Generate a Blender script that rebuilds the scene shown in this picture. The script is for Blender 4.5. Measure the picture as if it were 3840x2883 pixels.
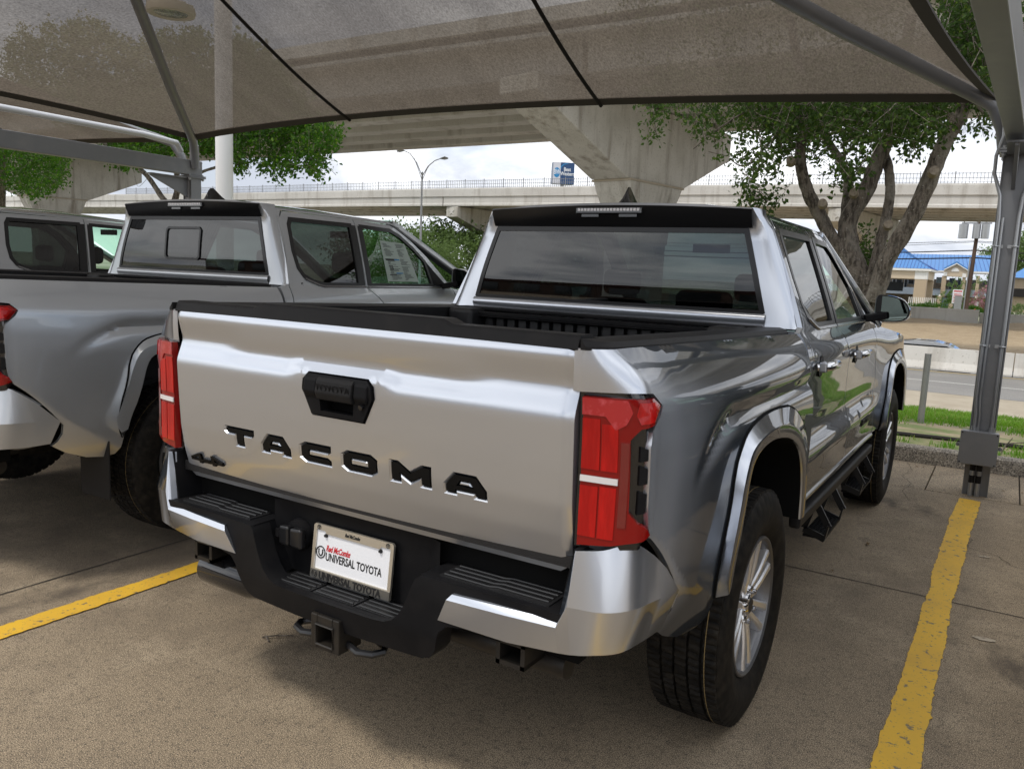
import bpy, bmesh, math, random
import numpy as np
from mathutils import Vector, Matrix
from mathutils.geometry import delaunay_2d_cdt
R = math.radians
random.seed(7); NR = np.random.RandomState(7)
C = bpy.context.scene.collection
for o in list(bpy.data.objects): bpy.data.objects.remove(o)

# ---------------------------------------------------------------- camera, sky, sun, exposure
scene = bpy.context.scene
cam = bpy.data.objects.new('camera', bpy.data.cameras.new('camera'))
C.objects.link(cam); scene.camera = cam
CP = Vector((1.57352606, -1.62853065, 1.47518452)); YAW, PIT, ROL = R(-31.67445733), R(-7.98017782), R(2.4764488)
fw = Vector((math.sin(YAW)*math.cos(PIT), math.cos(YAW)*math.cos(PIT), math.sin(PIT)))
rt = Vector((math.cos(YAW), -math.sin(YAW), 0)); up = rt.cross(fw)
rt2 = rt*math.cos(ROL)+up*math.sin(ROL); up2 = -rt*math.sin(ROL)+up*math.cos(ROL)
cam.matrix_world = Matrix(((rt2.x, up2.x, -fw.x, CP.x), (rt2.y, up2.y, -fw.y, CP.y), (rt2.z, up2.z, -fw.z, CP.z), (0, 0, 0, 1)))
cam.data.sensor_width = 36; cam.data.lens = 2997.98/3840*36
cam.data.clip_start = 0.05; cam.data.clip_end = 6000
cam.data.dof.use_dof = True; cam.data.dof.focus_distance = 4.2; cam.data.dof.aperture_fstop = 13.0

SUN_EL, SUN_AZ = 62, 205          # degrees; azimuth clockwise from +y (behind the camera, a little left)
world = bpy.data.worlds.new('World'); scene.world = world; world.use_nodes = True
wt = world.node_tree; wt.nodes.clear()
def wn(t, **k):
    n = wt.nodes.new(t)
    for a, b in k.items(): setattr(n, a, b)
    return n
wo = wn('ShaderNodeOutputWorld'); bgn = wn('ShaderNodeBackground'); bgn.inputs['Strength'].default_value = 0.12
sky = wn('ShaderNodeTexSky', sky_type='NISHITA', sun_disc=False, sun_elevation=R(SUN_EL), sun_rotation=R(SUN_AZ), air_density=1.0, dust_density=2.0)
tc = wn('ShaderNodeTexCoord'); mp = wn('ShaderNodeMapping'); mp.inputs['Scale'].default_value = (1.0, 1.0, 3.2)
n1 = wn('ShaderNodeTexNoise'); n1.inputs['Scale'].default_value = 2.3; n1.inputs['Detail'].default_value = 8; n1.inputs['Roughness'].default_value = .58; n1.inputs['Distortion'].default_value = .5
n2 = wn('ShaderNodeTexNoise'); n2.inputs['Scale'].default_value = 1.3; n2.inputs['Detail'].default_value = 6
cr1 = wn('ShaderNodeValToRGB'); cr1.color_ramp.elements[0].position = .30; cr1.color_ramp.elements[1].position = .47   # coverage
cr2 = wn('ShaderNodeValToRGB'); e = cr2.color_ramp.elements; e[0].position = .39; e[0].color = (4.0, 4.3, 4.9, 1); e[1].position = .58; e[1].color = (9.6, 9.7, 9.9, 1)
mixw = wn('ShaderNodeMix', data_type='RGBA')
L = wt.links.new
L(tc.outputs['Generated'], mp.inputs['Vector']); L(mp.outputs['Vector'], n1.inputs['Vector']); L(mp.outputs['Vector'], n2.inputs['Vector'])
L(n2.outputs['Fac'], cr1.inputs['Fac']); L(n1.outputs['Fac'], cr2.inputs['Fac'])
L(cr1.outputs['Color'], mixw.inputs['Factor']); L(sky.outputs['Color'], mixw.inputs['A']); L(cr2.outputs['Color'], mixw.inputs['B'])
L(mixw.outputs['Result'], bgn.inputs['Color']); L(bgn.outputs['Background'], wo.inputs['Surface'])
sun = bpy.data.objects.new('sun', bpy.data.lights.new('sun', 'SUN')); C.objects.link(sun)
sun.data.energy = 1.5; sun.data.angle = R(10); sun.data.color = (1.0, .95, .87)
az, el = R(SUN_AZ), R(SUN_EL)
sun.rotation_euler = Vector((math.sin(az)*math.cos(el), math.cos(az)*math.cos(el), math.sin(el))).to_track_quat('Z', 'Y').to_euler()
vs = scene.view_settings; vs.view_transform = 'Standard'; vs.look = 'None'; vs.gamma = 1; vs.use_curve_mapping = False
vs.exposure = 0.5
scene.render.engine = 'CYCLES'
scene.cycles.max_bounces = 10; scene.cycles.transparent_max_bounces = 16
scene.cycles.glossy_bounces = 6

# ---------------------------------------------------------------- materials
def mat(name, col=(.5, .5, .5), rough=.5, metal=0., coat=0., noise=None, bump=None, spec=None, emit=None):
    """noise = list of (scale, detail, lo, hi, colour) layered over the base; bump = (scale, strength, distance)"""
    m = bpy.data.materials.new(name); m.use_nodes = True; t = m.node_tree; b = t.nodes['Principled BSDF']
    b.inputs['Base Color'].default_value = (*col, 1); b.inputs['Roughness'].default_value = rough; b.inputs['Metallic'].default_value = metal
    if coat: b.inputs['Coat Weight'].default_value = coat; b.inputs['Coat Roughness'].default_value = .03
    if spec is not None: b.inputs['Specular IOR Level'].default_value = spec
    if emit: b.inputs['Emission Color'].default_value = (*emit[0], 1); b.inputs['Emission Strength'].default_value = emit[1]
    if noise or bump: g = t.nodes.new('ShaderNodeTexCoord')
    if noise:
        prev = None
        for (sc, dt, lo, hi, c2) in noise:
            st = (1, 1, 1)
            if isinstance(sc, tuple): st = sc[1]; sc = sc[0]
            mpn = t.nodes.new('ShaderNodeMapping'); mpn.inputs['Scale'].default_value = st
            t.links.new(g.outputs['Object'], mpn.inputs['Vector'])
            n = t.nodes.new('ShaderNodeTexNoise'); n.inputs['Scale'].default_value = sc; n.inputs['Detail'].default_value = dt; n.inputs['Roughness'].default_value = .62
            t.links.new(mpn.outputs['Vector'], n.inputs['Vector'])
            r = t.nodes.new('ShaderNodeMapRange'); r.inputs['From Min'].default_value = lo; r.inputs['From Max'].default_value = hi
            t.links.new(n.outputs['Fac'], r.inputs['Value'])
            x = t.nodes.new('ShaderNodeMix'); x.data_type = 'RGBA'
            t.links.new(r.outputs['Result'], x.inputs['Factor'])
            if prev: t.links.new(prev, x.inputs['A'])
            else: x.inputs['A'].default_value = (*col, 1)
            x.inputs['B'].default_value = (*c2, 1); prev = x.outputs['Result']
        t.links.new(prev, b.inputs['Base Color'])
    if bump:
        n = t.nodes.new('ShaderNodeTexNoise'); n.inputs['Scale'].default_value = bump[0]; n.inputs['Detail'].default_value = 5
        t.links.new(g.outputs['Object'], n.inputs['Vector'])
        bn = t.nodes.new('ShaderNodeBump'); bn.inputs['Strength'].default_value = bump[1]; bn.inputs['Distance'].default_value = bump[2]
        t.links.new(n.outputs['Fac'], bn.inputs['Height']); t.links.new(bn.outputs['Normal'], b.inputs['Normal'])
    return m
def glass(name, tint, refl_rough=.01, ior=1.5, darkmix=0.0):
    m = bpy.data.materials.new(name); m.use_nodes = True; t = m.node_tree; t.nodes.clear()
    o = t.nodes.new('ShaderNodeOutputMaterial'); tr = t.nodes.new('ShaderNodeBsdfTransparent'); tr.inputs['Color'].default_value = (*tint, 1)
    gl = t.nodes.new('ShaderNodeBsdfGlossy'); gl.inputs['Roughness'].default_value = refl_rough
    f = t.nodes.new('ShaderNodeFresnel'); f.inputs['IOR'].default_value = ior
    mx = t.nodes.new('ShaderNodeMixShader'); L = t.links.new
    # slight waviness of tempered glass
    g = t.nodes.new('ShaderNodeTexCoord'); n = t.nodes.new('ShaderNodeTexNoise'); n.inputs['Scale'].default_value = 1.6; n.inputs['Detail'].default_value = 1
    bp = t.nodes.new('ShaderNodeBump'); bp.inputs['Strength'].default_value = .35; bp.inputs['Distance'].default_value = .012
    L(g.outputs['Object'], n.inputs['Vector']); L(n.outputs['Fac'], bp.inputs['Height']); L(bp.outputs['Normal'], gl.inputs['Normal'])
    gm = t.nodes.new('ShaderNodeNewGeometry'); io = t.nodes.new('ShaderNodeMapRange'); io.inputs['To Min'].default_value = ior; io.inputs['To Max'].default_value = 1/ior
    L(gm.outputs['Backfacing'], io.inputs['Value']); L(io.outputs['Result'], f.inputs['IOR'])
    L(f.outputs['Fac'], mx.inputs['Fac']); L(tr.outputs['BSDF'], mx.inputs[1]); L(gl.outputs['BSDF'], mx.inputs[2]); L(mx.outputs['Shader'], o.inputs['Surface'])
    return m
def paint(name, base, metal, rough, flop):
    m = mat(name, base, rough, metal, coat=1.0)
    t = m.node_tree; b = t.nodes['Principled BSDF']; g = t.nodes.new('ShaderNodeTexCoord')
    n = t.nodes.new('ShaderNodeTexNoise'); n.inputs['Scale'].default_value = 900; n.inputs['Detail'].default_value = 1
    bp = t.nodes.new('ShaderNodeBump'); bp.inputs['Strength'].default_value = .05; bp.inputs['Distance'].default_value = .0004
    t.links.new(g.outputs['Object'], n.inputs['Vector']); t.links.new(n.outputs['Fac'], bp.inputs['Height']); t.links.new(bp.outputs['Normal'], b.inputs['Normal'])
    b.inputs['Coat Roughness'].default_value = .015
    b.inputs['Coat IOR'].default_value = 1.5; b.inputs['Specular IOR Level'].default_value = .05
    # faint dust speckle
    n2 = t.nodes.new('ShaderNodeTexNoise'); n2.inputs['Scale'].default_value = 260; n2.inputs['Detail'].default_value = 3
    r = t.nodes.new('ShaderNodeMapRange'); r.inputs['From Min'].default_value = .68; r.inputs['From Max'].default_value = .8; r.inputs['To Max'].default_value = .35
    x = t.nodes.new('ShaderNodeMix'); x.data_type = 'RGBA'; x.inputs['A'].default_value = (*base, 1); x.inputs['B'].default_value = (.6, .56, .5, 1)
    t.links.new(g.outputs['Object'], n2.inputs['Vector']); t.links.new(n2.outputs['Fac'], r.inputs['Value']); t.links.new(r.outputs['Result'], x.inputs['Factor'])
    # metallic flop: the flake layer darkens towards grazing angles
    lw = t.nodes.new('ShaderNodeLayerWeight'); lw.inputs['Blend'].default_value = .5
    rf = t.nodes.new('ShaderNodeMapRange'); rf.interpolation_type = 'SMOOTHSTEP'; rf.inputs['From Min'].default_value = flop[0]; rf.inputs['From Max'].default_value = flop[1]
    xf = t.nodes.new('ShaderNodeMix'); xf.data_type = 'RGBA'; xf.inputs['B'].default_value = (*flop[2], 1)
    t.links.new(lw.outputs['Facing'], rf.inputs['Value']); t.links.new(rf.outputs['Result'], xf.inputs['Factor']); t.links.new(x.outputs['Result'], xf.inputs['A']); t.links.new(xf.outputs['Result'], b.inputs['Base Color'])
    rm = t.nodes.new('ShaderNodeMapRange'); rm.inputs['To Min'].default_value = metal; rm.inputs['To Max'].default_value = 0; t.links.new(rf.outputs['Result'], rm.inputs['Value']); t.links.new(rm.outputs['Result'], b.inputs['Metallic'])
    return m
M = {}
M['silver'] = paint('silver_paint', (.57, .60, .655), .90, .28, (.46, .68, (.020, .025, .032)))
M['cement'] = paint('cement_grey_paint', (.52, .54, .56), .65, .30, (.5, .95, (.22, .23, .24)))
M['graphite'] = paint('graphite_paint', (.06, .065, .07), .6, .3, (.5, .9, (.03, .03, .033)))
M['black_plastic'] = mat('black_plastic', (.009, .009, .010), .42, bump=(700, .25, .0006), noise=[(6, 4, .45, .8, (.018, .017, .017))], spec=.08)
M['trim'] = mat('grey_black_trim', (.019, .0185, .019), .42, bump=(900, .2, .0005), noise=[(9, 5, .5, .85, (.030, .028, .027))], spec=.08)
M['gloss_black'] = mat('gloss_black', (.008, .008, .009), .12, coat=.6)
M['flat_black'] = mat('flat_black', (.006, .006, .006), .9, spec=.1)
M['liner'] = mat('bed_liner', (.007, .007, .008), .5, bump=(320, .8, .002))
M['rubber'] = mat('tyre_rubber', (.010, .0095, .009), .62, bump=(180, .25, .001), noise=[(25, 5, .42, .75, (.030, .026, .021))], spec=.1)
M['rim'] = mat('machined_alloy', (.86, .86, .87), .28, .85)
M['rimdark'] = mat('alloy_inner', (.17, .17, .175), .4, .8)
M['chrome'] = mat('chrome', (.75, .75, .76), .06, 1.0)
M['red'] = mat('red_lens', (.22, .004, .003), .12, coat=.45, spec=.2)
def ribbed(m, sc, st):
    t = m.node_tree; b = t.nodes['Principled BSDF']; g = t.nodes.new('ShaderNodeTexCoord'); w = t.nodes.new('ShaderNodeTexWave'); w.inputs['Scale'].default_value = sc; w.inputs['Distortion'].default_value = .3
    bp = t.nodes.new('ShaderNodeBump'); bp.inputs['Strength'].default_value = st; bp.inputs['Distance'].default_value = .002
    t.links.new(g.outputs['Object'], w.inputs['Vector']); t.links.new(w.outputs['Fac'], bp.inputs['Height']); t.links.new(bp.outputs['Normal'], b.inputs['Normal']); return m
M['red_dark'] = mat('dark_red_lens', (.16, .004, .004), .1, coat=1.0)
M['red_bright'] = mat('bright_red_reflector', (.36, .005, .004), .25, coat=.45, spec=.15, noise=[((30, (1, 1, .2)), 3, .4, .65, (.50, .008, .006))]); ribbed(M['red_bright'], 24, .25)
M['clear'] = mat('clear_lens', (.75, .72, .72), .15, coat=.8)
M['glass_rear'] = glass('rear_glass_tinted', (.06, .068, .070), ior=1.85)
M['glass_side'] = glass('privacy_glass', (.05, .06, .055), ior=1.8)
M['glass_front'] = glass('green_glass', (.60, .78, .68), ior=1.55)
M['mirror'] = mat('mirror_glass', (.22, .27, .25), .02, 1.0)
M['interior'] = mat('dark_interior', (.010, .010, .011), .8, spec=.08)
M['seat'] = mat('seat_fabric', (.014, .014, .015), .85, spec=.08)
M['white'] = mat('white_plate', (.78, .79, .82), .35)
M['frame_metal'] = mat('plate_frame_metal', (.62, .58, .5), .3, .8)
M['ink'] = mat('black_ink', (.012, .012, .012), .5)
M['ink_red'] = mat('red_ink', (.55, .02, .03), .5)
M['frame_steel'] = mat('dark_steel', (.018, .016, .014), .45, .3, noise=[(14, 5, .45, .8, (.035, .028, .020))])
M['paper'] = mat('sticker_paper', (.42, .50, .45), .7)
M['orange'] = mat('orange_lens', (.8, .25, .03), .2, coat=.5)

M['pinkred'] = mat('pink_red_lens', (.42, .012, .016), .2, coat=.7, noise=[((22, (1, 1, 1)), 4, .48, .66, (.62, .09, .11))])
M['gloss_black2'] = mat('satin_black', (.012, .012, .013), .28)
M['tread'] = mat('step_tread_plastic', (.014, .014, .015), .42, bump=(500, .3, .0006))
M['band'] = mat('pewter_band', (.22, .215, .20), .35, .8)
M['letter_black'] = mat('letter_black', (.006, .006, .006), .35, spec=.1)
M['chrome_dark'] = mat('dark_chrome', (.25, .25, .26), .2, .9)
M['smoke'] = mat('smoked_lens', (.02, .02, .022), .1, coat=1.0)
M['spoiler'] = M['silver']

# ---------------------------------------------------------------- object helpers
def tag(o, label=None, cat=None, group=None, kind=None, category=None):
    cat = cat or category
    if label: o['label'] = label
    if cat: o['category'] = cat
    if group: o['group'] = group
    if kind: o['kind'] = kind
    return o
def empty(name, loc=(0, 0, 0), rz=0, **k):
    o = bpy.data.objects.new(name, None); C.objects.link(o); o.location = loc; o.rotation_euler = (0, 0, rz); o.empty_display_size = .2
    return tag(o, **k)
def obj(name, v, f, m, parent=None, smooth=None, mats=None, **k):
    me = bpy.data.meshes.new(name); me.from_pydata([tuple(map(float, p)) for p in v], [], [tuple(map(int, q)) for q in f])
    me.materials.append(m)
    for x in (mats or []): me.materials.append(x)
    if smooth is not None:
        me.shade_smooth(); me.set_sharp_from_angle(angle=R(smooth))
    me.update()
    o = bpy.data.objects.new(name, me); C.objects.link(o); o.parent = parent
    return tag(o, **k)
class MB:
    def __init__(s): s.v = []; s.f = []
    def add(s, v, f):
        n = len(s.v); s.v += [tuple(p) for p in v]; s.f += [tuple(i+n for i in q) for q in f]; return s
    def box(s, x0, x1, y0, y1, z0, z1, M=None):
        v = [Vector((x, y, z)) for x in (x0, x1) for y in (y0, y1) for z in (z0, z1)]
        if M: v = [M @ p for p in v]
        return s.add(v, [(0, 1, 3, 2), (4, 6, 7, 5), (0, 4, 5, 1), (2, 3, 7, 6), (0, 2, 6, 4), (1, 5, 7, 3)])
    def beam(s, a, b, w, h, upv=(0, 0, 1), w2=None, h2=None):
        a, b = Vector(a), Vector(b); d = (b-a).normalized(); u = Vector(upv)
        if abs(d.dot(u)) > .98: u = Vector((0, 1, 0))
        r = d.cross(u).normalized(); u = r.cross(d); w2 = w2 or w; h2 = h2 or h
        v = [p+r*(sx*ww/2)+u*(sz*hh/2) for p, ww, hh in ((a, w, h), (b, w2, h2)) for sx, sz in ((-1, -1), (1, -1), (1, 1), (-1, 1))]
        return s.add(v, [(3, 2, 1, 0), (4, 5, 6, 7), (0, 1, 5, 4), (1, 2, 6, 5), (2, 3, 7, 6), (3, 0, 4, 7)])
    def tube(s, pts, r, n=8, cap=True, rf=None):
        pts = [Vector(p) for p in pts]; N = len(pts); rings = []; u = None
        for i, p in enumerate(pts):
            d = (pts[min(i+1, N-1)]-pts[max(i-1, 0)]).normalized()
            if u is None: u = Vector((0, 0, 1)) if abs(d.z) < .9 else Vector((1, 0, 0))
            a = d.cross(u).normalized(); u = a.cross(d).normalized(); rr = r[i] if hasattr(r, '__len__') else r
            rings.append([p+(a*math.cos(t)+u*math.sin(t))*rr*(rf(i, t) if rf else 1) for t in [2*math.pi*k/n for k in range(n)]])
        v = [q for g in rings for q in g]; f = []
        for i in range(N-1):
            for k in range(n): f.append((i*n+k, i*n+(k+1) % n, (i+1)*n+(k+1) % n, (i+1)*n+k))
        if cap: f.append(tuple(range(n))[::-1]); f.append(tuple((N-1)*n+k for k in range(n)))
        return s.add(v, f)
    def cyl(s, a, b, r, n=16, r2=None): return s.tube([a, b], [r, r2 if r2 is not None else r], n)
    def prism(s, poly, fn, d0, d1):
        """poly of 2D points, fn(p, depth)->3D"""
        n = len(poly); v = [fn(p, d0) for p in poly]+[fn(p, d1) for p in poly]
        f = [tuple(range(n)), tuple(range(2*n-1, n-1, -1))]+[(i, i+n, (i+1) % n+n, (i+1) % n) for i in range(n)]
        return s.add(v, f)
    def lathe(s, prof, n, M=None, cap=False):
        v = []; f = []; k = len(prof)
        for i in range(n):
            a = 2*math.pi*i/n
            for (x, r) in prof: v.append(Vector((x, r*math.cos(a), r*math.sin(a))))
        for i in range(n):
            for j in range(k-1): f.append((i*k+j, i*k+j+1, ((i+1) % n)*k+j+1, ((i+1) % n)*k+j))
        if M: v = [M @ p for p in v]
        return s.add(v, f)
    def build(s, name, m, parent=None, smooth=None, **k): return obj(name, s.v, s.f, m, parent, smooth, **k)
def bevel(o, w, seg=2, ang=30):
    b = o.modifiers.new('bevel', 'BEVEL'); b.width = w; b.segments = seg; b.limit_method = 'ANGLE'; b.angle_limit = R(ang); b.harden_normals = False
    return o
def fixn(o):
    bm = bmesh.new(); bm.from_mesh(o.data); bmesh.ops.recalc_face_normals(bm, faces=bm.faces); bm.to_mesh(o.data); bm.free(); return o
def kids(o): return [c for c in bpy.data.objects if c.parent == o]
def copy_tree(o, parent=None, skip=()):
    c = o.copy(); C.objects.link(c); c.parent = parent
    for ch in kids(o):
        if ch.name.split('.')[0] not in skip: copy_tree(ch, c, skip)
    return c
def ppoly(poly, p):
    x, y = p[:, 0], p[:, 1]; ins = np.zeros(len(p), bool); n = len(poly)
    for i in range(n):
        x0, y0 = poly[i]; x1, y1 = poly[(i+1) % n]
        c = ((y0 > y) != (y1 > y)) & (x < (x1-x0)*(y-y0)/((y1-y0) or 1e-12)+x0); ins ^= c
    return ins
def segd(p, a, b):
    a = np.array(a); b = np.array(b); d = b-a; t = np.clip(((p-a) @ d)/max(d @ d, 1e-12), 0, 1)[:, None]
    return np.hypot(*(p-(a+t*d)).T)
def densify(poly, step, closed=True):
    out = []; n = len(poly)
    for i in range(n if closed else n-1):
        a, b = np.array(poly[i], float), np.array(poly[(i+1) % n], float); k = max(1, int(np.ceil(np.hypot(*(b-a))/step)))
        for j in range(k): out.append(tuple(a+(b-a)*j/k))
    if not closed: out.append(tuple(poly[-1]))
    return out
def smooth_poly(poly, it=1, closed=True):
    for _ in range(it):
        q = []; n = len(poly)
        for i in range(n if closed else n-1):
            a, b = np.array(poly[i]), np.array(poly[(i+1) % n]); q += [tuple(a*.75+b*.25), tuple(a*.25+b*.75)]
        if not closed: q = [tuple(poly[0])]+q+[tuple(poly[-1])]
        poly = q
    return poly
def patch(name, outer, holes, fn, step, m, parent=None, ret=None, creases=(), flip=False, mirror=False, sx=1., smooth=40, **k):
    """surface patch trimmed by polygons in its own (a, b) parameters; ret(p)->p moves the turned-in edge"""
    loops = [densify(outer, step)]+[densify(h, min(step, .012)) for h in holes]
    P = []; E = []
    for lp in loops:
        b0 = len(P); P += lp; E += [(b0+i, b0+(i+1) % len(lp)) for i in range(len(lp))]
    for cr in creases:
        d = densify(cr, step, False); b0 = len(P); P += d; E += [(b0+i, b0+i+1) for i in range(len(d)-1)]
    o = np.array(outer); lo = o.min(0); hi = o.max(0)
    gx, gy = np.meshgrid(np.arange(lo[0]+step*sx/2, hi[0], step*sx), np.arange(lo[1]+step/2, hi[1], step)); g = np.stack([gx.ravel(), gy.ravel()], 1)
    keep = ppoly(outer, g)
    for h in holes: keep &= ~ppoly(h, g)
    g = g[keep]
    for lp in [outer]+list(holes):
        for i in range(len(lp)): g = g[segd(g, lp[i], lp[(i+1) % len(lp)]) > step*.45]
    for cr in creases:
        for i in range(len(cr)-1): g = g[segd(g, cr[i], cr[i+1]) > step*.45]
    P += [tuple(p) for p in g]
    vo, eo, fo, _, _, _ = delaunay_2d_cdt([Vector(p) for p in P], E, [], 0, 1e-7)
    vp = np.array([tuple(v) for v in vo])
    cen = np.array([vp[list(q)].mean(0) for q in fo]); ok = ppoly(outer, cen)
    for h in holes: ok &= ~ppoly(h, cen)
    F = [tuple(q) for q, b in zip(fo, ok) if b]
    # drop unused verts
    used = sorted({i for q in F for i in q}); rm = {a: b for b, a in enumerate(used)}; F = [tuple(rm[i] for i in q) for q in F]; vp = vp[used]
    V = fn(vp[:, 0], vp[:, 1])
    if ret:
        cnt = {}
        for q in F:
            for i in range(len(q)):
                e = (q[i], q[(i+1) % len(q)]); cnt[e] = 1
        bd = [e for e in cnt if (e[1], e[0]) not in cnt]; bv = sorted({i for e in bd for i in e}); n0 = len(V); bm_ = {a: n0+j for j, a in enumerate(bv)}
        V = np.vstack([V, ret(V[bv])]); F += [(e[1], e[0], bm_[e[0]], bm_[e[1]]) for e in bd]
    if mirror: V = V*np.array([-1, 1, 1]); flip = not flip
    if flip: F = [q[::-1] for q in F]
    return obj(name, V, F, m, parent, smooth, **k)
def text(name, s, size, m, parent, fn, depth=.001, align='CENTER', shear=0., spacing=1.0, bold=0., **k):
    cu = bpy.data.curves.new(name, 'FONT'); cu.body = s; cu.size = size; cu.align_x = align; cu.extrude = depth; cu.shear = shear; cu.space_character = spacing; cu.offset = bold; cu.resolution_u = 3
    t = bpy.data.objects.new(name+'_tmp', cu); C.objects.link(t); dg = bpy.context.evaluated_depsgraph_get(); dg.update()
    me = bpy.data.meshes.new_from_object(t.evaluated_get(dg)); bpy.data.objects.remove(t)
    me.materials.clear(); me.materials.append(m)
    for v in me.vertices: v.co = fn(*v.co)
    me.name = name; o = bpy.data.objects.new(name, me); C.objects.link(o); o.parent = parent; fixn(o); return tag(o, **k)
def sstep(a, b, x): t = np.clip((np.asarray(x, float)-a)/(b-a), 0, 1); return t*t*(3-2*t)
# ---------------------------------------------------------------- setting
def at(px, py, y=None, x=None, z=None):
    """world point seen along a measured bearing (photo pixels, 3840 wide) at a given depth"""
    d = fw+rt2*((px-1920)/2997.98)-up2*((py-1441.5)/2997.98)
    if y is not None: t = (y-CP.y)/d.y
    elif x is not None: t = (x-CP.x)/d.x
    else: t = (z-CP.z)/d.z
    return CP+d*t
def strip(name, x0, x1, prof, m, nx=1, smooth=30, **k):
    """long strip of ground: prof = [(y, z), ...]"""
    xs = np.linspace(x0, x1, nx+1); V = [(x, y, z) for x in xs for y, z in prof]; n = len(prof)
    return obj(name, V, [(i*n+j, (i+1)*n+j, (i+1)*n+j+1, i*n+j+1) for i in range(nx) for j in range(n-1)], m, None, smooth, kind='structure', **k)
def mat_concrete(name, a, b_, c, scale=1.0, fine=55, dark=(.05, .045, .04)):
    m = mat(name, a, .88, noise=[(.55*scale, 7, .38, .62, b_), (2.3*scale, 8, .50, .70, c), (7*scale, 8, .50, .72, b_), (fine*.35, 12, .50, .72, tuple(v*2.0 for v in dark)), (fine*2.0, 3, .46, .60, dark), (fine*2.2, 3, .52, .66, tuple(v*1.35 for v in c)), (.42, 5, .54, .70, tuple(v*2.2 for v in dark)), ((1.3, (1, .55, 1)), 7, .60, .70, tuple(v*1.6 for v in dark))], bump=(fine*.3, .10, .001)); return m
M['lot'] = mat_concrete('lot_concrete', (.35, .272, .180), (.205, .158, .105), (.42, .335, .23), 1.0, 125, (.040, .031, .023))
M['kerb'] = mat_concrete('kerb_concrete', (.30, .26, .20), (.20, .17, .13), (.36, .32, .26), 2.0, 40, (.07, .06, .05))
M['asphalt'] = mat('worn_asphalt', (.25, .245, .24), .9, noise=[(.6, 6, .4, .7, (.30, .29, .275)), (30, 4, .55, .7, (.10, .10, .10))], bump=(60, .3, .004))
M['gutter'] = mat('gutter_concrete', (.42, .37, .29), .9, noise=[(1.2, 6, .4, .7, (.34, .29, .22))])
M['bridge'] = mat('bridge_concrete', (.62, .605, .57), .85, noise=[(.25, 6, .4, .7, (.52, .50, .465)), ((.9, (1, 1, .12)), 6, .52, .75, (.30, .27, .23)), (14, 5, .62, .7, (.25, .23, .20))])
M['bridge_pier'] = mat('pier_concrete', (.56, .54, .49), .85, noise=[(.5, 6, .4, .68, (.46, .44, .39)), ((1.6, (1, 1, .10)), 6, .50, .72, (.25, .22, .18)), (16, 5, .60, .68, (.20, .18, .15))], bump=(8, .3, .02))
M['soil'] = mat('dry_soil', (.36, .28, .18), .95, noise=[(1.1, 8, .4, .7, (.28, .21, .13)), (9, 6, .5, .7, (.42, .34, .23))], bump=(5, .8, .08))
M['soil_grass'] = mat('soil_under_grass', (.30, .24, .155), .95, noise=[(1.3, 7, .42, .58, (.10, .14, .035)), (14, 5, .5, .7, (.17, .14, .08))], bump=(20, .6, .02))
M['far_ground'] = mat('far_ground', (.36, .33, .27), .95, noise=[(.02, 5, .4, .6, (.12, .14, .07))])
M['yellow'] = mat('worn_yellow_paint', (.74, .44, .035), .6, noise=[(3, 6, .42, .75, (.60, .35, .045)), (24, 8, .60, .63, (.20, .16, .10)), (90, 3, .62, .68, (.30, .22, .10))])
M['road_white'] = mat('road_white_paint', (.62, .62, .60), .7); M['road_yellow'] = mat('road_yellow_paint', (.45, .32, .08), .7)
M['steel'] = mat('grey_painted_steel', (.215, .22, .23), .38, .25, noise=[(5, 5, .5, .8, (.26, .26, .26))])
M['steel_light'] = mat('galvanised_steel', (.42, .43, .44), .35, .7)
M['cord'] = mat('dark_seam', (.012, .010, .009), .9)

M['joint'] = mat('joint_filler', (.035, .03, .025), .95); M['patch'] = mat('pale_patch', (.40, .34, .26), .9, noise=[(60, 4, .5, .6, (.24, .20, .15))])
lot = strip('parking_lot', -70, 70, [(-90, 0), (4.96, 0)], M['lot'])
# concrete apron bays between lot and kerb, each slab its own piece with open joints
xj = [-25.5+2.35*i for i in range(12)]+[1.165, 1.77]+[4.12+2.35*i for i in range(12)]
for i in range(len(xj)-1):
    b = MB(); b.box(xj[i]+.004, xj[i+1]-.004, 4.968, 5.97, -.15, .003*math.sin(i*2.1)+.002); bevel(b.build('apron_slab', M['lot'], lot), .006)
for k, (jx, jy) in enumerate([(None, 2.62), (None, -2.3), (None, -7), (-2.0, None), (-6.6, None), (2.6, None)]):
    q = MB(); rr = np.random.RandomState(k); n = 160; V = []
    for i in range(n+1):
        t = -20+40*i/n if jx is None else -12+16.9*i/n; e = rr.uniform(-.0012, .0012); w_ = .0032+rr.rand()*.0022
        V += [(t, jy+e-w_, .0025), (t, jy+e+w_, .0025)] if jx is None else [(jx+e-w_, t, .003), (jx+e+w_, t, .003)]
    q.add(V, [(2*i, 2*i+1, 2*i+3, 2*i+2) for i in range(n)]); q.build('slab_joint', M['joint'], lot)
for k, (px, py, ra, rb, an) in enumerate(((1.625, 2.24, .040, .018, .1), (1.59, 3.49, .028, .014, .3))):
    rr = np.random.RandomState(90+k); q = MB(); V = [(px+(ra*math.cos(t)*math.cos(an)-rb*math.sin(t)*math.sin(an))*(1+.25*rr.rand()), py+(ra*math.cos(t)*math.sin(an)+rb*math.sin(t)*math.cos(an))*(1+.25*rr.rand()), .004) for t in np.linspace(0, 2*math.pi, 20)[:-1]]
    q.add(V, [tuple(range(19))]); q.build('concrete_patch', M['patch'], lot)
q = MB(); q.box(-70, 70, 4.9, 6.1, -.3, -.03); q.build('subgrade', M['joint'], lot)
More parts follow.
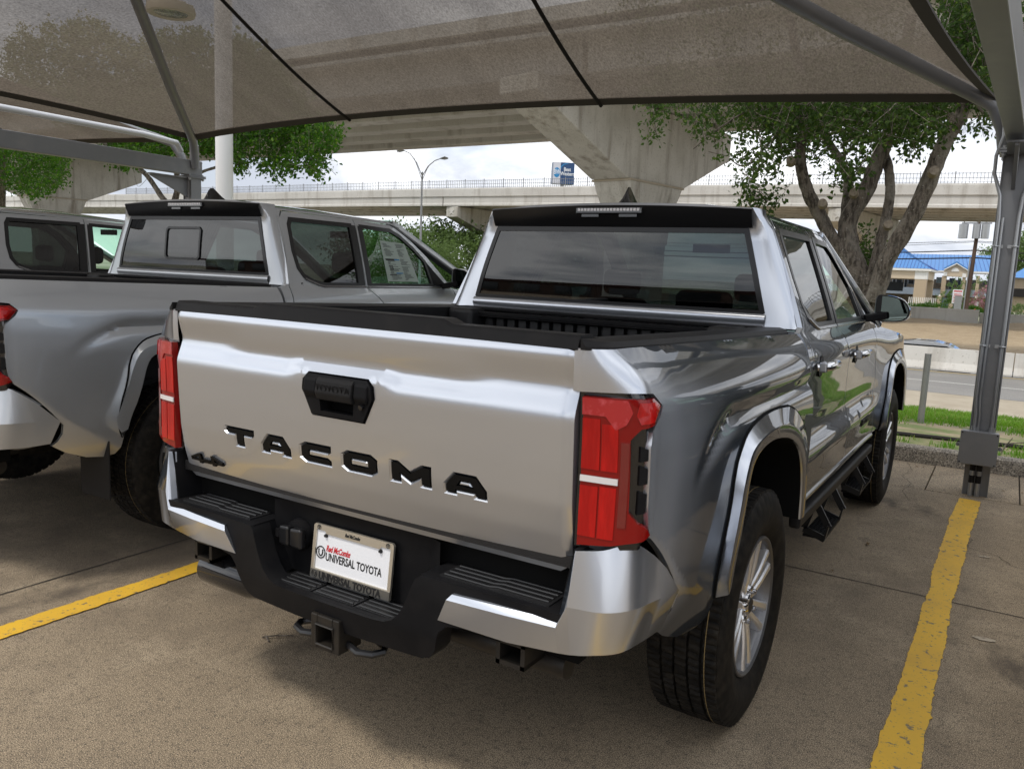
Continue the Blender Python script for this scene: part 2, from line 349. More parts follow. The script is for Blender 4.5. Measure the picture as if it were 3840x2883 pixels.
for k, pts in enumerate([[(1.9, 3.35), (1.72, 3.42), (1.66, 3.55), (1.50, 3.62), (1.52, 3.80), (1.44, 3.95)], [(.95, 5.93), (1.02, 5.6), (.97, 5.35), (1.06, 5.1), (1.03, 4.8), (1.10, 4.55)], [(-1.75, .6), (-1.62, .78), (-1.66, .95), (-1.5, 1.1)], [(-1.1, -.95), (-.98, -.80), (-.80, -.76), (-.72, -.60), (-.55, -.56)]]):
    rr = np.random.RandomState(k+40); P_ = densify(pts, .02, False); q = MB(); V = []
    for i, (x, y) in enumerate(P_): x += rr.randn()*.004; y += rr.randn()*.004; w_ = .0012+.001*rr.rand(); V += [(x-w_, y-w_*.5, .003), (x+w_, y+w_*.5, .003)]
    q.add(V, [(2*i, 2*i+1, 2*i+3, 2*i+2) for i in range(len(P_)-1)]); q.build('crack', M['joint'], lot)
strip('kerb', -70, 70, [(5.97, -.12), (5.975, .085), (5.99, .118), (6.02, .132), (6.10, .135), (6.135, .12), (6.14, .05)], M['kerb'], 60)
gy = [(6.13, .07), (6.6, .06), (8, -.05), (10, -.25), (13, -.60), (17, -1.08), (20.5, -1.44)]
strip('verge', -90, 90, gy, M['soil_grass'], 120)
strip('gutter', -200, 200, [(20.5, -1.46), (24.8, -1.50)], M['gutter'])
strip('road', -400, 400, [(24.8, -1.495), (33.4, -1.495)], M['asphalt'])
strip('lane_line', -400, 400, [(28.0, -1.490), (28.14, -1.490)], M['road_white'])
strip('edge_line', -400, 400, [(31.6, -1.490), (31.78, -1.490)], M['road_yellow'])
strip('highway', -400, 400, [(33.4, -1.495), (33.6, -2.2), (43, -2.2)], M['asphalt'])
xs = np.linspace(-60, 60, 90); V = []; prof = [(43, -2.2), (44, -1.9), (47, -1.75), (52, -1.5), (58, -1.25), (64, -.95), (67.5, -.75)]
for x in xs:
    for k, (y, z) in enumerate(prof): V.append((x, y+.5*math.sin(x*.6+k), z+(0 if k == 0 else .10*math.sin(x*.9+k*2)+NR.uniform(-.06, .06))))
n = len(prof); obj('dirt_slope', V, [(i*n+j, (i+1)*n+j, (i+1)*n+j+1, i*n+j+1) for i in range(len(xs)-1) for j in range(n-1)], M['soil'], None, 60, kind='structure')
strip('ground', -3000, 3000, [(-2500, -2.6), (60, -2.6), (69, -.90), (4000, -.90)], M['far_ground'])
# painted stall lines (slightly eroded edges)
def stall_line(xc, y0, y1, w, sk):
    n = int((y1-y0)/.02); V = []; rr = np.random.RandomState(int(abs(xc)*10))
    a = np.cumsum(rr.randn(n+1))*.0012; a -= np.linspace(0, a[-1], n+1); b = np.cumsum(rr.randn(n+1))*.0012; b -= np.linspace(0, b[-1], n+1)
    for i in range(n+1):
        y = y0+(y1-y0)*i/n; x = xc+sk*(y-y0); V += [(x-w/2+a[i]+rr.randn()*.002, y, .0055), (x+w/2+b[i]+rr.randn()*.002, y, .0055)]
    return obj('stall_line', V, [(2*i, 2*i+1, 2*i+3, 2*i+2) for i in range(n)], M['yellow'], None, None, kind='structure')
stall_line(1.408, -1.5, 4.86, .128, .0088); stall_line(-1.625, -2.2, 4.8, .128, .0); stall_line(-4.68, -2.2, 4.8, .128, 0); stall_line(4.5, -2, 4.8, .128, 0)

# grass: blades on the verge, one mass nobody could count
rr = np.random.RandomState(3); V = []; F = []
def dens(x, y): return .45+.45*math.sin(x*1.3+y*.7)*math.sin(x*.6-y*1.1+1.2)+.28*math.sin(x*4.1+y*2.3)*math.sin(x*2.2-y*5.1)
gz = lambda y: float(np.interp(y, [p[0] for p in gy], [p[1] for p in gy]))
nb = 0
while nb < 60000:
    y = 6.2+14.4*rr.rand()**1.5; x = rr.uniform(-2.5, 10) if rr.rand() < .8 else rr.uniform(-14, 16)
    p = dens(x, y); p = min(1, p*1.2+.35*(y > 10.5)+.5*(y > 13)); p *= .12 if (7.0 < y < 9.2 and p < .9) else 1; p = max(p, 0)**1.6
    if rr.rand() > p: continue
    cx, cy = x, y
    for _ in range(5):
        x = cx+rr.randn()*.025; y = cy+rr.randn()*.025
        h = rr.uniform(.03, .085)*(1.2 if y > 12 else .9); a = rr.uniform(0, 6.28); w = .0045+.002*(y > 10); l = rr.uniform(.3, 1.1)*h; z = gz(y)
        dx, dy = math.cos(a), math.sin(a); k = len(V)
        V += [(x-dy*w, y+dx*w, z), (x+dy*w, y-dx*w, z), (x+dx*l*.35+dy*w*.7, y+dy*l*.35-dx*w*.7, z+h*.62), (x+dx*l*.35-dy*w*.7, y+dy*l*.35+dx*w*.7, z+h*.62), (x+dx*l, y+dy*l, z+h)]
        F += [(k, k+1, k+2, k+3), (k+3, k+2, k+4)]; nb += 1
def leafmat(name, c1, c2, c3, trans=.45, sc=3):
    m = mat(name, c1, .6, spec=.12, noise=[(sc, 3, .35, .65, c2), (sc*5, 3, .55, .7, c3)]); t = m.node_tree; b = t.nodes['Principled BSDF']
    tl = t.nodes.new('ShaderNodeBsdfTranslucent'); mx = t.nodes.new('ShaderNodeMixShader'); mx.inputs['Fac'].default_value = trans
    src = b.inputs['Base Color'].links[0].from_socket
    hs = t.nodes.new('ShaderNodeHueSaturation'); hs.inputs['Value'].default_value = 1.7; hs.inputs['Saturation'].default_value = 1.15
    t.links.new(src, hs.inputs['Color']); t.links.new(hs.outputs['Color'], tl.inputs['Color'])
    t.links.new(b.outputs['BSDF'], mx.inputs[1]); t.links.new(tl.outputs['BSDF'], mx.inputs[2]); t.links.new(mx.outputs['Shader'], t.nodes['Material Output'].inputs['Surface']); return m
M['grass'] = leafmat('grass_blades', (.09, .20, .025), (.15, .27, .045), (.26, .26, .10), .4, 1.2)
M['leaf'] = leafmat('elm_leaves', (.030, .056, .016), (.055, .095, .024), (.13, .175, .04), .40)
M['leaf_light'] = leafmat('light_leaves', (.026, .070, .012), (.055, .125, .020), (.15, .22, .035), .4)
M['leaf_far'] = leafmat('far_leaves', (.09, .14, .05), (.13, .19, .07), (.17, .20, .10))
M['bark'] = mat('tree_bark', (.16, .135, .11), .95, noise=[((26, (1, 1, .22)), 9, .44, .58, (.050, .040, .031)), (5, 4, .5, .7, (.20, .18, .15)), (38, 4, .63, .69, (.34, .33, .29))], bump=(40, 1.0, .02))
obj('grass', V, F, M['grass'], None, None, kind='stuff')
# border edging strip and stubble
q = MB(); q.tube([(x, 7.05+.25*math.sin(x*.5)+.02*x, gz(7.05)+.015) for x in np.linspace(-12, 12, 60)], .022, 6); q.build('garden_edging', M['cord'], None, 50, label='thin black plastic edging strip lying in the grass behind the kerb', category='edging')

# steel sign post in the verge
q = MB(); pb = at(3450, 1595, 10.0); q.add([(pb.x+dx, pb.y+dy, z) for z in (-.4, .66) for dx, dy in ((-.040, .018), (-.022, .018), (-.016, -.012), (.016, -.012), (.022, .018), (.040, .018), (.03, .024), (.024, .0), (-.024, .0), (-.03, .024))], [(i, (i+1) % 10, (i+1) % 10+10, i+10) for i in range(10)]+[tuple(range(10)), tuple(range(19, 9, -1))])
for z in (.45, .60): q.cyl((pb.x, pb.y-.02, z), (pb.x, pb.y-.012, z), .006, 8)
fixn(q.build('marker_post', M['steel_light'], None, None, label='short bare galvanised steel post standing in the grass strip', category='post'))

# concrete road barriers, one segment each
def BL(i):
    return {0: 'pale concrete road barrier between the silver truck and the canopy post', 1: 'pale concrete road barrier right of the canopy post'}.get(i, 'pale concrete road barrier segment behind the trucks or past the right frame edge')
for i in range(-5, 9):
    b = MB(); x0 = 1.85+i*3.72; x1 = x0+3.69; z0 = -1.5
    pr = [(-.30, 0.03), (-.30, .10), (-.17, .33), (-.10, .86), (.10, .86), (.17, .33), (.30, .10), (.30, 0.03)]
    b.prism(pr, lambda p, d: (d, 32.4+p[0], z0+p[1]), x0, x1); b.box(x0+.0, x0+1.3, 32.12, 32.68, z0, z0+.031); b.box(x1-1.3, x1, 32.12, 32.68, z0, z0+.031)
    o = fixn(b.build('road_barrier', M['bridge'], None)); bevel(o, .015)
    tag(o, BL(i), 'road barrier', 'barrier segments along the road')
# retaining wall on top of the slope
for (xa, xb, ya, h, lab) in ((-30, at(3668, 1190, 69).x, 69, (-.72, .12), 'long low pale concrete wall on top of the dirt slope'), (at(3672, 1190, 70).x, 30, 70.5, (-.62, -.12), 'lower grey block wall continuing right of the taller slope wall')):
    b = MB(); b.box(xa, xb, ya, ya+.4, h[0]-.4, h[1]); b.box(xa-.03, xb+.03, ya-.04, ya+.44, h[1]-.13, h[1]+.02); b.build('slope_wall', M['bridge'], None, label=lab, category='wall')
# passing car behind the barrier (only its roof shows)
cc = at(3500, 1285, 38); car = empty('passing_car', (cc.x-.3, 38, -2.2), label='white car driving past behind the road barrier, only its roof showing', category='car')
b = MB(); bodyp = [(-2.3, .35), (-2.35, .75), (-2.1, .95), (-1.6, 1.05), (-1.0, 1.40), (-.4, 1.50), (.4, 1.50), (1.0, 1.38), (1.55, 1.02), (2.2, .90), (2.4, .65), (2.35, .35)]
b.prism(bodyp, lambda p, d: (p[0], d, p[1]), -.9, .9); bevel(fixn(b.build('body', mat('white_car_paint', (.7, .7, .7), .25, coat=1), car)), .09, 4)
b = MB(); b.prism([(-1.45, 1.06), (-.95, 1.34), (.9, 1.34), (1.4, 1.04)], lambda p, d: (p[0], d, p[1]), -.915, -.86); fixn(b.build('side_window', M['glass_side'], car))
for x in (-1.45, 1.45):
    b = MB(); b.cyl((x, -.92, .33), (x, -.68, .33), .33, 20); b.build('wheel', M['rubber'], car, 40)
    b = MB(); b.tube([(-1.3, -.7, 1.44), (-.4, -.72, 1.53), (.6, -.72, 1.52)], .015, 6); 
b.build('roof_rail', M['chrome_dark'], car, 40)

# ---------------------------------------------------------------- overpasses
def local(o, a): 
    return lambda u, v, z: (o[0]+u*math.sin(a)+v*math.cos(a), o[1]+u*math.cos(a)-v*math.sin(a), z)
# nearer ramp: girders run along x, hammerhead piers skewed 11 degrees
ramp = empty('overpass_ramp', (-14.5, 36, 0), label='high concrete overpass ramp with girders crossing above the trucks', category='overpass')
def ramp_part(b, name, m=None, smooth=None):
    o = b.build(name, m or M['bridge'], None, smooth); fixn(o); o.parent = ramp; o.matrix_parent_inverse = Matrix.Translation(ramp.location).inverted(); return o
skr = 0.02
for k in range(6):
    yk = 43.2-2.75*k
    b = MB(); pr = [(-.46, 9.72), (-.50, 9.76), (-.56, 11.0), (-.62, 11.02), (-.62, 11.12), (.62, 11.12), (.62, 11.02), (.56, 11.0), (.50, 9.76), (.46, 9.72)]
    for (xa, xb) in ((-69.5, -14.6), (-14.3, 45), (-120, -69.8)): b = MB(); b.prism(pr, lambda p, d: (d, yk+p[0]+skr*0, p[1]), xa, xb); ramp_part(b, 'girder')
b = MB(); b.box(-120, 45, 27.6, 44.9, 11.12, 11.38); ramp_part(b, 'deck_slab')
b = MB(); b.prism([(27.6, 10.95), (27.6, 11.38), (27.35, 11.40), (27.30, 11.95), (27.55, 11.95), (27.75, 11.38)], lambda p, d: (d, p[0], p[1]), -120, 45); ramp_part(b, 'parapet')
b = MB(); b.prism([(44.9, 11.0), (44.9, 11.38), (44.7, 11.95), (44.95, 11.95), (45.1, 11.38)], lambda p, d: (d, p[0], p[1]), -120, 45); ramp_part(b, 'parapet')
def hammerhead(o, a, ln0, lf0, neck, zt, zb, z0, ends, parent, halfw, mirror=1, star=False):
    """cap outline in (u along the cap, z)"""
    L_ = local(o, a); b = MB()
    b.prism(ends, lambda p, d: L_(p[0], d, p[1]), -halfw, halfw); cap = b.build('pier_cap', M['bridge_pier'], None); fixn(cap); bevel(cap, .05)
    b = MB(); nu0, nu1 = neck; c = (nu0+nu1)/2; hw_ = (nu1-nu0)/2; V = []
    secs = [(zb-.02, 1.0, 1.0), (zb-.55, .93, .93), (zb-1.2, .80, .84), (zb-2.2, .70, .76), (zb-3.2, .66, .72), (z0, .66, .72)]
    for z, fu, fv in secs: V += [L_(c+su*hw_*fu, sv*(halfw+.05)*fv, z) for su, sv in ((-1, -1), (1, -1), (1, 1), (-1, 1))]
    b.add(V, [(i*4+j, i*4+(j+1) % 4, (i+1)*4+(j+1) % 4, (i+1)*4+j) for i in range(len(secs)-1) for j in range(4)]+[(3, 2, 1, 0)])
    col = fixn(b.build('pier_column', M['bridge_pier'], None)); bevel(col, .04)
    outp = [cap, col]
    b = MB()
    for i in range(4): z = zb-.04; 
    b.prism([(nu0-.06, zb-.10), (nu1+.06, zb-.10), (nu1+.06, zb+.0), (nu0-.06, zb+.0)], lambda p, d: L_(p[0], d, p[1]), -halfw-.10, halfw+.10); outp.append(fixn(b.build('cap_ledge', M['gutter'], None)))
    for u_ in (nu0+.9, nu1-.9):     # raised fins on the flared column face
        b = MB(); b.prism([(u_-.15, zb-.12), (u_+.15, zb-.12), (u_+.08-(u_-c)*.25, zb-3.0), (u_-.08-(u_-c)*.25, zb-3.0)], lambda p, d: L_(p[0], d, p[1]), halfw*.7, halfw*1.06); outp.append(fixn(b.build('column_rib', M['bridge_pier'], None)))
    for x in outp: x.parent = parent; x.matrix_parent_inverse = Matrix.Translation(parent.location).inverted()
    return outp
A11 = R(11)
for (ox, oy) in ((-15.2, 37.0), (-70.2, 37.4), (38.7, 37)):
    hammerhead((ox, oy), A11, 0, 0, (-2.35, 2.35), 9.65, 6.17, -2.3, [(-2.6, 6.17), (2.6, 6.17), (7.2, 8.17), (7.2, 9.55), (5, 9.66), (-9.3, 9.66), (-9.3, 8.95)], ramp, 1.08)
for k in range(6):
    for (ox, oy) in ((-15.7, 37), (-70.2, 37.4)):
        b = MB(); u = (43.2-2.75*k-oy)/math.cos(A11); L_ = local((ox, oy), A11)
        for sv in (-.6, .6): b = MB(); p = L_(u, sv, 9.66); b.box(p[0]-.25, p[0]+.25, p[1]-.3, p[1]+.3, 9.64, 9.73); ramp_part(b, 'bearing_pad', M['cord'])
# farther highway bridge
far = empty('highway_bridge', (-46, 62, 0), label='long pale concrete highway bridge with a fence crossing the whole background', category='bridge')
nx_ = [-200, -120, -76, -60, -47, -30, -15, -1.5, 15, 40, 90, 200]; nz_ = [9.6, 9.3, 8.98, 8.98, 8.98, 8.9, 8.75, 8.55, 8.3, 7.9, 7.2, 6]
ztop = lambda x: float(np.interp(x, nx_, nz_))
fx = np.linspace(-200, 120, 65)
def sweep(name, pr, m, y0=60., cuts=None, xa=-200, xb=120):
    n = len(pr); xs = [x for x in fx if xa <= x <= xb]; V = [(x, y0+p[0], ztop(x)+p[1]) for x in xs for p in pr]
    F = [(i*n+j, i*n+(j+1) % n, (i+1)*n+(j+1) % n, (i+1)*n+j) for i in range(len(xs)-1) for j in range(n)]+[tuple(range(n)), tuple((len(xs)-1)*n+j for j in range(n))]
    o = fixn(obj(name, V, F, m)); o.parent = far; o.matrix_parent_inverse = Matrix.Translation(far.location).inverted(); return o
sweep('parapet', [(-.05, 0), (.25, 0), (.30, -.75), (-.10, -.75), (-.12, -.10), (-.05, -.08)], M['bridge'])
for (xa, xb) in ((-200, -44.99), (-44.9, 6), (6.1, 120)):
    n = 8; pr = [(.02, -.20), (-.02, -.28), (.0, -1.35), (-.04, -1.42), (-.04, -1.60), (.5, -1.60), (.5, -1.42), (.35, -.2)]
    xs = np.linspace(xa, xb, 20); V = [(x, 60+p[0], ztop(x)+p[1]) for x in xs for p in pr]; F = [(i*n+j, i*n+(j+1) % n, (i+1)*n+(j+1) % n, (i+1)*n+j) for i in range(19) for j in range(n)]+[tuple(range(n)), tuple(19*n+j for j in range(n))]
    o = fixn(obj('fascia_girder', V, F, M['bridge'])); o.parent = far; o.matrix_parent_inverse = Matrix.Translation(far.location).inverted()
sweep('deck_slab', [(0, -.75), (12, -.75), (12, -.95), (0.1, -.95)], M['bridge'])
for k in range(1, 6): sweep('girder', [(2.3*k, -.95), (2.3*k-.3, -1.35), (2.3*k-.3, -1.62), (2.3*k+.3, -1.62), (2.3*k+.3, -1.35), (2.3*k+.2, -.95)], M['bridge'])
# fence on the parapet
b = MB()
for x in np.arange(-95, 60, .21): zt = ztop(x); b.beam((x, 60.05, zt), (x, 60.05, zt+.72), .028, .028, (0, 1, 0))
for x in np.arange(-95, 60, 2.1): zt = ztop(x); b.beam((x, 60.05, zt), (x, 60.05, zt+.80), .06, .06, (0, 1, 0))
fx2 = np.linspace(-95, 60, 60)
for dz in (.08, .36, .66):
    for i in range(59): b.beam((fx2[i], 60.05, ztop(fx2[i])+dz), (fx2[i+1], 60.05, ztop(fx2[i+1])+dz), .03, .03)
o = b.build('fence_railing', M['steel'], None, kind='stuff'); o.parent = far; o.matrix_parent_inverse = Matrix.Translation(far.location).inverted()
for (ox, zz) in ((-43.9, 7.3), (-9.7, 7.0)):
    po = (ox, 60); e = hammerhead(po, R(9), 0, 0, (5.2, 8.6), zz, 4.95, -2.3, [(-.0, zz), (13.0, zz), (13, zz-.95), (9.4, 4.95), (4.4, 4.95), (0, zz-.95)], far, .75)
    # carved star on the end block
    L_ = local(po, R(9)); b = MB(); st = []
    for i in range(10):
        r = .36 if i % 2 == 0 else .15; t = math.pi/2+i*math.pi/5; st.append((r*math.cos(t), zz-.45+r*math.sin(t)))
    b.prism(st, lambda p, d: L_(-d, p[0], p[1]), 0.0, .05); s_ = fixn(b.build('star_emblem', M['bridge'], None)); s_.parent = far; s_.matrix_parent_inverse = Matrix.Translation(far.location).inverted()

# ---------------------------------------------------------------- trees
def trunk_mesh(name, stems, m, parent):
    for st in stems:
        b = MB(); pts = [Vector(p[:3]) for p in st]; rad = [p[3] for p in st]
        # resample smooth
        P_ = []; Rr = []
        for i in range(len(pts)-1):
            p0 = pts[max(i-1, 0)]; p1 = pts[i]; p2 = pts[i+1]; p3 = pts[min(i+2, len(pts)-1)]
            for k in range(9):
                t = k/9; P_.append(.5*((2*p1)+(p2-p0)*t+(2*p0-5*p1+4*p2-p3)*t*t+(3*p1-p0-3*p2+p3)*t**3)); Rr.append(rad[i]*(1-t)+rad[i+1]*t)
        P_.append(pts[-1]); Rr.append(rad[-1]); ph = random.random()*9
        b.tube(P_, Rr, 22, True, lambda i, t: 1+.08*math.sin(3*t+i*.35+ph)+.05*math.sin(7*t-i*.8+ph)+.045*math.sin(11*t+i*.5+ph*3)+random.uniform(-.04, .04))
        b.build(name, m, parent, 60)
def rebase(parent, keep=()):
    for ch in kids(parent): ch.matrix_parent_inverse = Matrix.Translation(parent.location).inverted()
def leaves(name, spots, m, parent, nleaf=16, size=.04, spread=.16, seed=1, twig=True, stuff=False):
    rs = np.random.RandomState(seed); V = []; F = []; tw = MB()
    for (x, y, z, sc) in spots:
        c0 = np.array([x, y, z]); d = rs.randn(3); d[2] -= .5; d /= np.linalg.norm(d)
        tip = c0+d*spread*1.5*sc
        if twig: tw.tube([tuple(c0-d*spread*1.6*sc), tuple(c0), tuple(tip)], [.006, .004, .0015], 3, False)
        for j in range(nleaf):
            t = rs.uniform(-1, 1); p = c0+d*spread*1.4*t*sc+rs.randn(3)*spread*.42*sc; l = size*rs.uniform(.65, 1.25); w = l*.30
            a = rs.randn(3); a[2] -= .4; a /= np.linalg.norm(a); b_ = np.cross(a, rs.randn(3)); b_ /= np.linalg.norm(b_)+1e-9; k = len(V); nrm = np.cross(a, b_)*w*.35
            V += [p, p+a*l*.45+b_*w+nrm, p+a*l, p+a*l*.45-b_*w+nrm]; F.append((k, k+1, k+2)); F.append((k, k+2, k+3))
    o = obj(name, V, F, m, parent); 
    if stuff: o['kind'] = 'stuff'
    if twig: tw.build('twigs', M['bark'], parent, kind='stuff')
    return o
def spots_in(poly, y0, y1, n, seed, sc=(.8, 1.3)):
    """clusters inside an area bounded by bearings, spread over real depth"""
    rs = np.random.RandomState(seed); P_ = np.array(poly); lo, hi = P_.min(0), P_.max(0); out = []
    while len(out) < n:
        p = rs.uniform(lo, hi)
        if ppoly(poly, p[None])[0]: y = rs.uniform(y0, y1); q = at(p[0], p[1], y); out.append((q.x, q.y, q.z, rs.uniform(*sc)))
    return out
tr = empty('elm_tree', (at(3255, 1200, 9.2).x, 9.2, -.15), label='large multi-stemmed elm leaning out beside the silver truck, green crown over the canopy', category='tree')
def stem(pts, y0, y1, r0, r1):
    r0 *= .55; r1 *= .66
    n = len(pts); return [(*at(px, py, y0+(y1-y0)*i/(n-1)), r0+(r1-r0)*i/(n-1)) for i, (px, py) in enumerate(pts)]
S_ = [stem([(3265, 1210), (3262, 1100), (3215, 1010), (3185, 930)], 9.2, 9.2, .24, .17),
      stem([(3262, 1130), (3190, 1000), (3110, 880), (3066, 791), (3024, 703), (3002, 614), (3008, 497), (3000, 385), (2990, 230), (2960, 60)], 9.2, 9.0, .17, .07),
      stem([(3190, 960), (3180, 838), (3240, 726), (3281, 632), (3325, 526), (3352, 397), (3380, 250), (3420, 60)], 9.2, 9.6, .205, .09),
      stem([(3180, 880), (3172, 780), (3180, 679), (3146, 597), (3093, 509), (3040, 400), (3010, 250)], 9.4, 10.2, .12, .05),
      stem([(3262, 1070), (3290, 950), (3318, 850), (3336, 732), (3334, 640), (3310, 560)], 9.1, 9.5, .12, .075),
      stem([(3275, 1130), (3320, 990), (3400, 850), (3487, 673), (3546, 526), (3611, 403), (3645, 250), (3700, 60)], 9.0, 8.6, .19, .10),
      stem([(3000, 440), (2900, 520), (2800, 620), (2740, 600)], 9.0, 8.4, .035, .008), stem([(3005, 420), (2850, 400), (2700, 480), (2600, 560)], 9, 8.3, .04, .006),
      stem([(3150, 600), (3220, 520), (3290, 400)], 9.8, 10.4, .04, .02), stem([(3350, 420), (3450, 330), (3560, 300)], 9.6, 9.8, .05, .03), stem([(3625, 350), (3700, 430), (3760, 400)], 8.6, 8.5, .03, .01)]
trunk_mesh('trunk', S_, M['bark'], tr)
for (px, py, y) in ((3205, 725, 9.05), (2968, 605, 8.85), (3088, 765, 8.9), (3505, 645, 8.6), (3335, 845, 8.95)):   # sawn-off branch stubs
    p = at(px, py, y); b = MB(); b.cyl(p+Vector((-.03, .12, 0)), p+Vector((0, -.06, .01)), .06, 12, .05); b.build('branch_stub', mat('cut_wood', (.26, .22, .17), .9, noise=[(30, 4, .4, .7, (.15, .12, .09))]), tr, 40)
regA = [(2400, 250), (2410, 455), (2450, 520), (2480, 500), (2500, 410), (2580, 430), (2620, 500), (2680, 560), (2760, 610), (2790, 680), (2840, 690), (2900, 650), (2960, 600), (3000, 560), (3060, 640), (3110, 560), (3160, 720), (3200, 730), (3250, 600), (3300, 540), (3380, 560), (3420, 640), (3440, 560), (3500, 560), (3560, 520), (3640, 440), (3690, 500), (3760, 460), (3790, 380), (3790, 250)]
sp = spots_in(regA, 7.8, 10.8, 600, 5)
sp += spots_in([(2700, 330), (3560, 330), (3500, 500), (3300, 520), (2900, 540)], 8, 11, 360, 6)
sp += spots_in([(2790, 700), (2900, 680), (2960, 760), (2900, 800), (2840, 760), (2770, 730)], 8.4, 8.9, 16, 7)
sp += spots_in([(3200, 880), (3330, 900), (3290, 1010), (3160, 1000)], 9.6, 10.2, 30, 8)
sp += spots_in([(3540, -60), (3780, -60), (3800, 330), (3560, 150)], 7.6, 10, 260, 9)
sp += spots_in([(2500, -900), (3700, -900), (3900, 200), (2300, 200)], 8, 11.5, 520, 10, (1.2, 1.8))
leaves('crown', sp, M['leaf'], tr, 17, .068, .13, 11); rebase(tr)
tl = empty('live_oak_tree', (at(640, 900, 11).x, 11, -.3), label='spreading leafy tree behind the middle truck, seen under and through the canopy', category='tree')
S2 = [stem([(660, 960), (640, 800), (600, 730), (556, 665), (500, 618), (440, 590), (360, 500)], 11, 10.4, .14, .05), stem([(655, 960), (648, 800), (668, 700), (662, 620), (700, 500), (720, 350)], 11, 11.4, .16, .06),
      stem([(668, 700), (753, 648), (827, 621), (890, 580), (980, 520), (1080, 470)], 11.1, 10.2, .07, .02), stem([(662, 620), (560, 500), (420, 380), (300, 250)], 11.2, 11, .07, .02), stem([(560, 660), (520, 700), (505, 660)], 10.7, 10.5, .01, .004)]
trunk_mesh('trunk', S2, M['bark'], tl)
sp = spots_in([(390, 560), (450, 640), (480, 650), (500, 600), (700, 560), (860, 590), (900, 650), (950, 610), (1040, 660), (1100, 640), (1190, 650), (1240, 610), (1275, 500), (1230, 440), (900, 380), (400, 380)], 9.6, 12, 620, 21)
sp += spots_in([(15, 330), (20, 200), (80, 100), (130, 160), (180, 90), (240, 130), (290, 70), (380, 85), (430, 150), (520, 150), (600, 130), (740, 110), (800, 160), (880, 150), (1000, 200), (1100, 300), (1200, 480), (500, 600), (150, 400)], 10, 12.6, 1500, 22, (1.0, 1.4))
leaves('crown', sp, M['leaf_light'], tl, 22, .100, .15, 23); rebase(tl)
t3 = empty('oak_tree', (-27, 12, -.5), label='leafy tree at the far left edge of the picture behind the canopy beam', category='tree')
trunk_mesh('trunk', [[(-27, 12, -.6, .2), (-26.8, 12, 2, .18), (-26, 11.8, 4.5, .1)]], M['bark'], t3)
sp = spots_in([(-400, 400), (230, 560), (250, 620), (215, 690), (150, 735), (90, 715), (40, 700), (-400, 720)], 10.8, 13.5, 900, 31, (1, 1.5))
leaves('crown', sp, M['leaf_light'], t3, 22, .105, .17, 32); rebase(t3)
# low trees beyond the bridge
def far_tree(px, py, y, w, h, label, seed, m='leaf_far', cat='tree', name='roadside_tree', grp=None):
    c = at(px, py, y); g = -.9 if y > 60 else -1.5; t = empty(name, (c.x, c.y, g), label=label, category=cat)
    if grp: t['group'] = grp
    trunk_mesh('trunk', [[(0, 0, 0, w*.05), (0.1, 0, (c.z-g)*.6, w*.04), (0, 0, c.z-g, w*.02)]], M['bark'], t)
    rs = np.random.RandomState(seed); sp = []
    for _ in range(int(130*w*h/16)+60):
        d = rs.randn(3); d /= np.linalg.norm(d); r = rs.uniform(.45, 1)**.5*(1+.16*math.sin(d[0]*5+seed)+.12*math.sin(d[2]*7)); sp.append((d[0]*w/2*r, d[1]*w/2*r, c.z-g+d[2]*h/2*r, 1))
    leaves('crown', sp, M[m], t, 20, max(.10, w*.034), w*.075, seed, False)
far_tree(1690, 960, 62, 11, 5.5, 'round light green tree left of the star pier behind the silver truck', 41)
far_tree(1560, 985, 50, 7, 4, 'lower green tree at the left foot of the light pole', 42)
far_tree(1440, 960, 55, 9, 5, 'green tree behind the middle truck\'s windscreen', 43, 'leaf_far')
far_tree(2210, 960, 80, 12, 7, 'tree seen through the silver truck\'s rear window', 44, 'leaf_far')
far_tree(3850, 985, 150, 11, 9, 'yellowish green tree behind the right end of the motel', 45, 'leaf_far')

# ---------------------------------------------------------------- light pole, sign, white column
c = at(1577, 900, 44); lp = empty('street_light', (c.x, 44, -1.5), label='tall grey double-arm street light in front of the highway bridge', category='street light')
jz = at(1585, 645, 44).z+1.5; b = MB(); b.tube([(0, 0, 0), (0, 0, jz*.5), (0, 0, jz)], [.11, .085, .06], 10); b.build('pole', M['steel_light'], lp, 40)
for s, (px, py) in ((-1, (1500, 567)), (1, (1668, 595))):
    e = at(px, py, 44); dx = e.x-c.x; dz = e.z+1.5; b = MB(); b.tube([(0, 0, jz-.3), (dx*.25, 0, jz+(dz-jz)*.42), (dx*.55, 0, jz+(dz-jz)*.86), (dx*.8, 0, dz), (dx, 0, dz)], .03, 6); b.tube([(0, 0, jz-.6), (dx*.22, 0, jz+(dz-jz)*.25), (dx*.36, 0, jz+(dz-jz)*.62)], .022, 6)
    arm = b.build('arm', M['steel_light'], lp, 40); b = MB(); b.tube([(dx-.35*s, 0, dz+.01), (dx, 0, dz+.03), (dx+.28*s, 0, dz)], [.05, .12, .05], 8, True); b.build('lamp_head', M['steel_light'], arm, 50)
